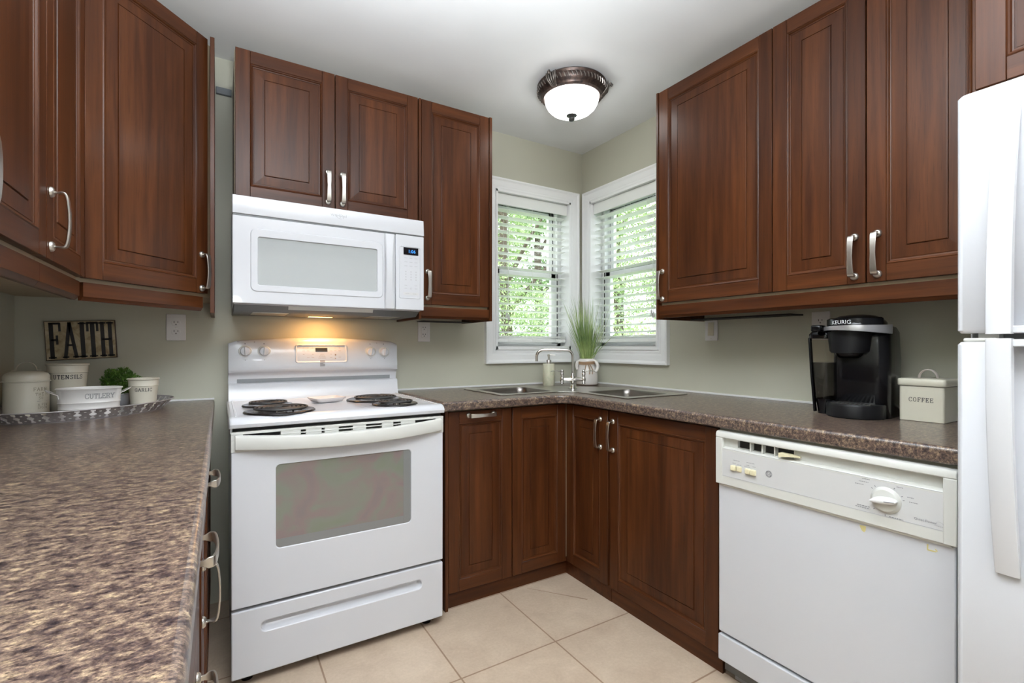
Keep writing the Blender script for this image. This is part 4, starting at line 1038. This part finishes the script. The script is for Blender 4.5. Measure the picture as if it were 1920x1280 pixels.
for s_ in (-1,1):
    c0 = (dx*s_*.060, dy*s_*.060, 0)
    v_ = obj('valve', B().lathe([(.001,.026),(.009,.026),(.011,.030),(.008,.036),(.010,.040),(.012,.046),(.012,.058),(.009,.064),(.008,.074),(.010,.078),(.011,.084),(.008,.089),(.010,.094),(.009,.102),(.004,.107),(.001,.108)], c0, 24), M_chrome, o, ang=50)
    lv = B(); ex, ey = dx*s_, dy*s_; px_, py_ = -ey, ex
    for t0, wd_, z in ((0,.004,.094),(.014,.004,.096),(.030,.007,.098),(.056,.008,.097),(.064,.004,.096)): pass
    rings = []
    for t0, wd_, z, tk in ((.006,.004,.094,.003),(.016,.0035,.096,.003),(.030,.007,.100,.003),(.054,.0085,.098,.0025),(.064,.003,.094,.0015)):
        rings.append([(c0[0]+ex*t0+px_*wd_*cos(q_)-0, c0[1]+ey*t0+py_*wd_*cos(q_), z+tk*sin(q_)) for q_ in [2*pi*i/8 for i in range(8)]])
    obj('lever', lv.loft(rings), M_chrome, v_, ang=50)
o = root('soap_dispenser', 'pale stone soap pump bottle behind the faucet', 'soap dispenser', (-.385,-.150,.9155))
msp = mat('pale_green_stone', (.6,.62,.5), .45); mpp = mapping(msp, (1,1,1), rnd=False); np_ = noisen(msp, mpp, 28, 5, .6, 1.2)
L(msp, ramp(msp, np_.outputs[0], [(.3,(.50,.52,.38)),(.5,(.62,.62,.47)),(.7,(.66,.60,.50))]).outputs[0], P(msp).inputs['Base Color'])
obj('bottle', B().lathe([(.001,0),(.035,0),(.0365,.002),(.0365,.130),(.035,.133),(.001,.133)], seg=36), msp, o, ang=40)
pm = obj('pump', B().lathe([(.001,.133),(.015,.133),(.015,.154),(.013,.157),(.006,.158),(.0055,.176),(.008,.178),(.008,.190),(.001,.191)], seg=20), M_steel, o, ang=40)
obj('nozzle', B().tube([(0,0,.186),(.020,-.012,.187),(.034,-.021,.184)], .0035, 8), M_steel, pm)
# jug with grass
o = root('potted_grass', 'white ceramic handled jug holding tall green grass in the corner behind the faucet', 'plant', (-.155,-.235,.9155))
mj = mat('glazed_white_ceramic', (.70,.67,.64), .22, coat=.5)
vj = obj('jug', B().lathe([(.001,0),(.060,0),(.064,.003),(.067,.012),(.067,.060),(.062,.090),(.056,.112),(.054,.130),(.055,.150),(.052,.160),(.047,.163),(.044,.158),(.046,.130),(.001,.125)], seg=48), mj, o, ang=50)
obj('jug_foot', B().lathe([(.001,-.0),(.062,-.0),(.0655,.002),(.0655,.006)], seg=40), mat('brown_clay',(.10,.06,.04),.6), vj)
az = azim(-.155,-.235)
fx, fy = cos(az), sin(az); sx_, sy_ = cos(az+R(90)), sin(az+R(90))
def jp(s, f, z): return (sx_*s+fx*f, sy_*s+fy*f, z)
obj('jug_ear', B().tube([jp(.040,.030,.150),jp(.058,.034,.140),jp(.066,.036,.118),jp(.060,.040,.096),jp(.050,.046,.084)], [.010,.0115,.011,.0095,.007], 12), mj, vj, ang=60)
obj('jug_ear', B().tube([jp(-.040,.026,.150),jp(-.058,.026,.140),jp(-.064,.026,.118),jp(-.060,.028,.096)], [.010,.0115,.010,.007], 12), mj, vj, ang=60)
mtw = mat('jute_twine', (.36,.23,.14), .8)
tw = B()
for k in range(3): tw.tube([( (.0585+.001*k)*cos(a), (.0585+.001*k)*sin(a), .131+.006*k+.002*sin(3*a)) for a in [2*pi*i/40 for i in range(41)]], .0032, 7)
for s_ in (-.004,.006,.012): tw.tube([jp(s_,.060,.134),jp(s_*2,.064,.118),jp(s_*3,.066,.095),jp(s_*2.6,.068,.070)], .0026, 6)
obj('twine', tw, mtw, vj, ang=60)
rn = random.Random(11); b = B(); b2_ = B()
for k in range(230):
    a = rn.uniform(0,2*pi); r0 = rn.uniform(0,.034); lean = abs(rn.gauss(0,.22))+.02; Lb = rn.uniform(.20,.43)*(1 if lean<.45 else .85); az_ = a+rn.uniform(-.7,.7)
    wd_ = rn.uniform(.0016,.0032); droop = rn.uniform(.0,.5)*(1 if lean>.2 else .3); p = V((r0*cos(a), r0*sin(a), .150)); d_ = V((sin(lean)*cos(az_), sin(lean)*sin(az_), cos(lean)))
    sd = d_.cross(V((rn.uniform(-1,1),rn.uniform(-1,1),.1))).normalized(); n = 9; prev = []; vs = []
    for i in range(n+1):
        t = i/n; vs += [tuple(p+sd*wd_*(1-t)**.6), tuple(p-sd*wd_*(1-t)**.6)]
        d2 = (d_+V((cos(az_),sin(az_),-.9))*droop*t*.5*lean*4*.3).normalized(); p = p+d2*Lb/n
    # keep blades out of the walls
    vs = [(min(x,.128),min(y,.205),z) for x,y,z in vs]
    (b if rn.random() < .96 else b2_).add(vs, [(2*i,2*i+1,2*i+3,2*i+2) for i in range(n)])
obj('grass', b, M_grass, o, ang=180)
obj('dry_blades', b2_, mat('dark_dry_blade',(.06,.06,.04),.6), o, ang=180)

# ------------------------------------------------------------------ coffee maker, local -Y toward the viewer
K = root('coffee_maker', 'black single-serve coffee maker on the right counter', 'coffee maker', (-.335,-1.765,.9155), R(-84))
def rb(cx, cy, w_, d_, r, n=6): return rrect(w_, d_, r, n, cx, cy)
# lower column / rear body
rings = [[(x,y,z) for x,y in rb(.008,.148,.166-g2,.170-g2,.040)] for z, g2, e in ((0,.006,0),(.004,0,0),(.200,.0,0),(.250,.004,0),(.285,.006,0),(.302,.020,0),(.310,.050,0))]
obj('housing', B().loft(rings), M_black, K, ang=50)
# brewing head: round nose
hd = []
for z, rr in ((.215,.052),(.222,.060),(.262,.066),(.288,.068)): hd.append([(x,y,z) for x,y in rb(-.018,.100,rr*2,.16,rr*.92,8)])
obj('brew_head', B().loft(hd), M_blackm, K, ang=50)
obj('brew_nozzle', B().lathe([(.001,.198),(.030,.198),(.040,.206),(.044,.216)], (-.018,.075,0), 32), M_black, K, ang=50)
lidr = []
for z, k in ((.288,1.0),(.300,1.03),(.318,1.0),(.332,.86),(.341,.62),(.345,.3),(.346,.02)): lidr.append([(x,y,z) for x,y in rb(-.004,.095,.160*k,.170*k,.078*k,8)])
ldk = obj('lid', B().loft(lidr), M_black, K, ang=60)
# silver lift handle wrapping the front
hr = []
for i in range(21):
    u = i/20; a = R(188+ (352-188)*u); rx, ry = .098, .098
    x = -.004+rx*cos(a); y = .098+ry*sin(a); wv = .006+.013*(u**1.5); zc = .294+.004*sin(u*pi*1.5)
    nx, ny = cos(a), sin(a); t = .004
    hr.append([(x-nx*t,y-ny*t,zc-wv*.6),(x+nx*t,y+ny*t,zc-wv*.6),(x+nx*t*1.2,y+ny*t*1.2,zc+wv*.2),(x+nx*t,y+ny*t,zc+wv),(x-nx*t,y-ny*t,zc+wv)])
obj('lift_handle', B().loft(hr), mat('silver_plastic',(.50,.50,.52),.3,metal=.7), K, ang=50)
q = shift(sans('KEURIG', .0185), 0, 0)
def fk(u, v):
    a = R(256)+u/.089; return (-.004+.0895*cos(a), .098+.0895*sin(a)*1.02, .3125+v)
obj('name_band', B().loft([[(-.004+rr_*cos(R(a)), .098+rr_*sin(R(a)), z) for rr_, z in ((.0860,.300),(.0885,.302),(.0885,.330),(.082,.334))] for a in range(205,345,7)], closed=True), M_black, K, ang=50)
ink('lettering', q, fk, mat('white_lettering',(.75,.76,.78),.4), K, label='white maker name on the lid')
obj('shelf_arm', B().box(-.118,-.085,.010,.060,.288,.312), M_black, K, bev=.006)
# buttons on the right shoulder
for i, (x, y) in enumerate(((.066,.050),(.080,.064),(.086,.082))): obj('button', B().lathe([(.001,.003),(.006,.003),(.007,0)], (x-.006,y+.045,.3065-.004*i), 14), mat('silver_button',(.6,.6,.6),.3,metal=.6), K)
# drip tray
dt = []
for z, g2 in ((0,.003),(.003,0),(.040,0),(.046,.003)): 
    ring = []
    for k in range(25): a = R(200+140*k/24); ring.append((.0+(.083-g2)*cos(a)/cos(R(20)), .085+(.100-g2)*sin(a)-.0, z))
    ring += [(.080,.120,z),(-.080,.120,z)]; dt.append(ring)
tr_ = obj('drip_tray', B().loft(dt), M_blackm, K, ang=40)
gb = B()
for k in range(9): gb.box(-.05+k*.0125,-.046+k*.0125,.012,.060,.0462,.0478)
gb.box(-.056,.056,.010,.013,.0462,.0482); gb.box(-.056,.056,.059,.062,.0462,.0482)
obj('drip_grate', gb, mat('dark_chrome',(.25,.25,.25),.25,metal=.9), tr_)
# water tank at the left
tk = []
for z, sx1, sh in ((.050,.050,0),(.06,.054,0),(.200,.060,-.004),(.268,.064,-.006)): tk.append([(x,y,z) for x,y in rrect(sx1,.150,.018,5,-.108+sh,.140)])
tk_o = obj('water_tank', B().loft(tk, cap=False), M_clear, K, ang=60)
wt = [[(x,y,z) for x,y in rrect(sx1-.006,.144,.016,5,-.108+sh,.140)] for z, sx1, sh in ((.052,.050,0),(.06,.054,0),(.180,.0592,-.0034))]
obj('water', B().loft(wt), M_tank, tk_o, ang=60)
obj('tank_base', B().loft([[(x,y,z) for x,y in rrect(a_,.150,.016,5,-.101,.140)] for z, a_ in ((.0,.034),(.010,.036),(.052,.050))]), M_black, K, ang=50)
obj('tank_lid', B().loft([[(x,y,z) for x,y in rrect(a_,b_2-.012,.016,5,-.110,.138)] for z, a_, b_2 in ((.266,.068,.172),(.280,.070,.174),(.292,.056,.160),(.300,.040,.140))]), M_black, K, ang=50)
obj('tank_frame', B().loft([[(x,y,z) for x,y in ((xx,.060),(xx+.006,.060),(xx+.006,.078),(xx,.078))] for z, xx in ((.006,-.127),(.15,-.138),(.268,-.1445))]), M_black, K, bev=.001)

# ------------------------------------------------------------------ coffee tin
o = root('coffee_tin', 'square cream tin lettered COFFEE beside the black coffee maker', 'tin', (-.208,-1.915,.9155), R(-90))
hw = .0580; dd_ = .118
obj('tin_body', B().loft([[(x,y,z) for x,y in rrect(2*hw,dd_,.008,4,0,dd_/2)] for z in (0,.110)]), M_cream, o, bev=.001, ang=50)
l2 = obj('lid', B().loft([[(x,y,z) for x,y in rrect(2*hw+e,dd_+e,.010,4,0,dd_/2)] for z, e in ((.112,.006),(.114,.009),(.131,.009),(.1345,.004),(.1355,-.006))]), M_cream, o, ang=50)
pts = [(-.024*cos(pi*k/12)*1.0, dd_/2, .1345+.028*sin(pi*k/12)) for k in range(13)]
obj('lid_handle', B().tube([(-.024,dd_/2,.133)]+pts+[(.024,dd_/2,.133)], .0022, 8, flat=4.6), mat('pinkish_white_enamel',(.74,.66,.62),.3), l2, ang=50).rotation_euler = (0,0,0)
q, tot = slab('COFFEE', .0125, th=.14, sp=.18, serif=.09, thin=.8)
ink('lettering', shift(q, 0, .062), on_front(-.0006), M_ink, o, label='black letters COFFEE')

# ------------------------------------------------------------------ outside
gm = mat('lawn_grass', (.12,.22,.05), .9)
tag(obj('lawn', B().box(-14,26,.6,30,-.9,-.8).box(.6,26,-14,.6,-.9,-.8), gm), kind='structure')
TREE = [foliage('leaves_bright', (.22,.33,.12), (.52,.62,.32)), foliage('leaves_mid', (.16,.26,.10), (.36,.48,.24))]
def tree(label, grp, x, y, h, rad, n, mi, seed, size):
    t = root('leafy_tree', label, 'tree', (x,y,-.8), 0, grp)
    tb = B().tube([(0,0,0),(.05,.03,h*.3),(-.04,.05,h*.6),(0,0,h*.85)], [rad*.09,rad*.07,rad*.05,rad*.02], 9)
    rn = random.Random(seed)
    for k in range(6):
        a = rn.uniform(0,6.28); tb.tube([(0,0,h*(.35+.08*k)),(cos(a)*rad*.4,sin(a)*rad*.4,h*(.45+.08*k)),(cos(a)*rad*.7,sin(a)*rad*.7,h*(.5+.08*k))], [rad*.03,rad*.02,rad*.008], 6)
    obj('trunk', tb, mat('bark',(.10,.075,.055),.9) if 'bark' not in bpy.data.materials else bpy.data.materials['bark'], t)
    b = B()
    for k in range(11):
        a = rn.uniform(0,6.28); rr = rad*rn.uniform(.15,.62); zz = h*(.16+.075*k)
        lb = leaf_ball(n//11, (rr*cos(a), rr*sin(a), zz), rad*rn.uniform(.42,.60), size, seed*31+k, .55, .25); b.add(lb.v, lb.f)
    obj('crown', b, TREE[mi], t, smooth=False)
gl, gr2 = 'trees beyond the left window', 'trees beyond the right window'
lbl, rbl = 'green leafy tree outdoors seen through the left window blind', 'green leafy tree outdoors seen through the right window blind'
tree(lbl, gl, 1.47, 3.47, 5.6, 1.25, 26000, 0, 1, .042); tree(lbl, gl, 6.0, 9.2, 8.0, 2.0, 14000, 1, 2, .12)
tree(rbl, gr2, 4.5, 4.3, 6.2, 1.55, 26000, 0, 4, .055); tree(rbl, gr2, 9.8, 5.9, 8.4, 2.0, 14000, 1, 5, .12)
o = root('leafy_shrub', 'low bright green shrub outdoors below the pale shed roof', 'shrub', (1.75,1.25,-.8))
obj('stem', B().tube([(0,0,0),(.03,.0,.6),(0,.03,1.4)], [.03,.02,.01], 7), bpy.data.materials['bark'], o)
obj('crown', leaf_ball(12000, (0,0,1.2), .60, .04, 77, 1.75, .2), TREE[0], o, smooth=False)
h_ = root('neighbour_shed', 'white shed wall with a pale grey roof glimpsed through the right window', 'shed', (2.86,2.06,-.8), R(-31))
obj('shed_wall', B().box(0,1.3,0,.8,0,2.41), mat('white_siding',(.8,.8,.8),.6), h_)
obj('shed_roof', B().loft([[(-.05,-.08,2.40),(1.35,-.08,2.40),(1.35,.88,2.40),(-.05,.88,2.40)],[(.35,.25,2.56),(1.0,.25,2.56),(1.0,.55,2.56),(.35,.55,2.56)]]), mat('grey_shingle',(.35,.36,.38),.8), h_)
# repeats of a kind share a group
GROUPS = {'wall_cabinet': 'dark wood wall cabinets', 'corner_wall_cabinet': 'dark wood wall cabinets', 'base_cabinet': 'dark wood base cabinets', 'corner_base_cabinet': 'dark wood base cabinets',
          'wall_outlet': 'electrical outlets on the walls', 'venetian_blind': 'slatted blinds in the corner windows', 'canister': 'ivory canisters on the tray', 'countertop': 'granite-look countertops'}
for o in bpy.data.objects:
    g_n = GROUPS.get(o.name.split('.')[0])
    if o.parent is None and g_n: o['group'] = g_n
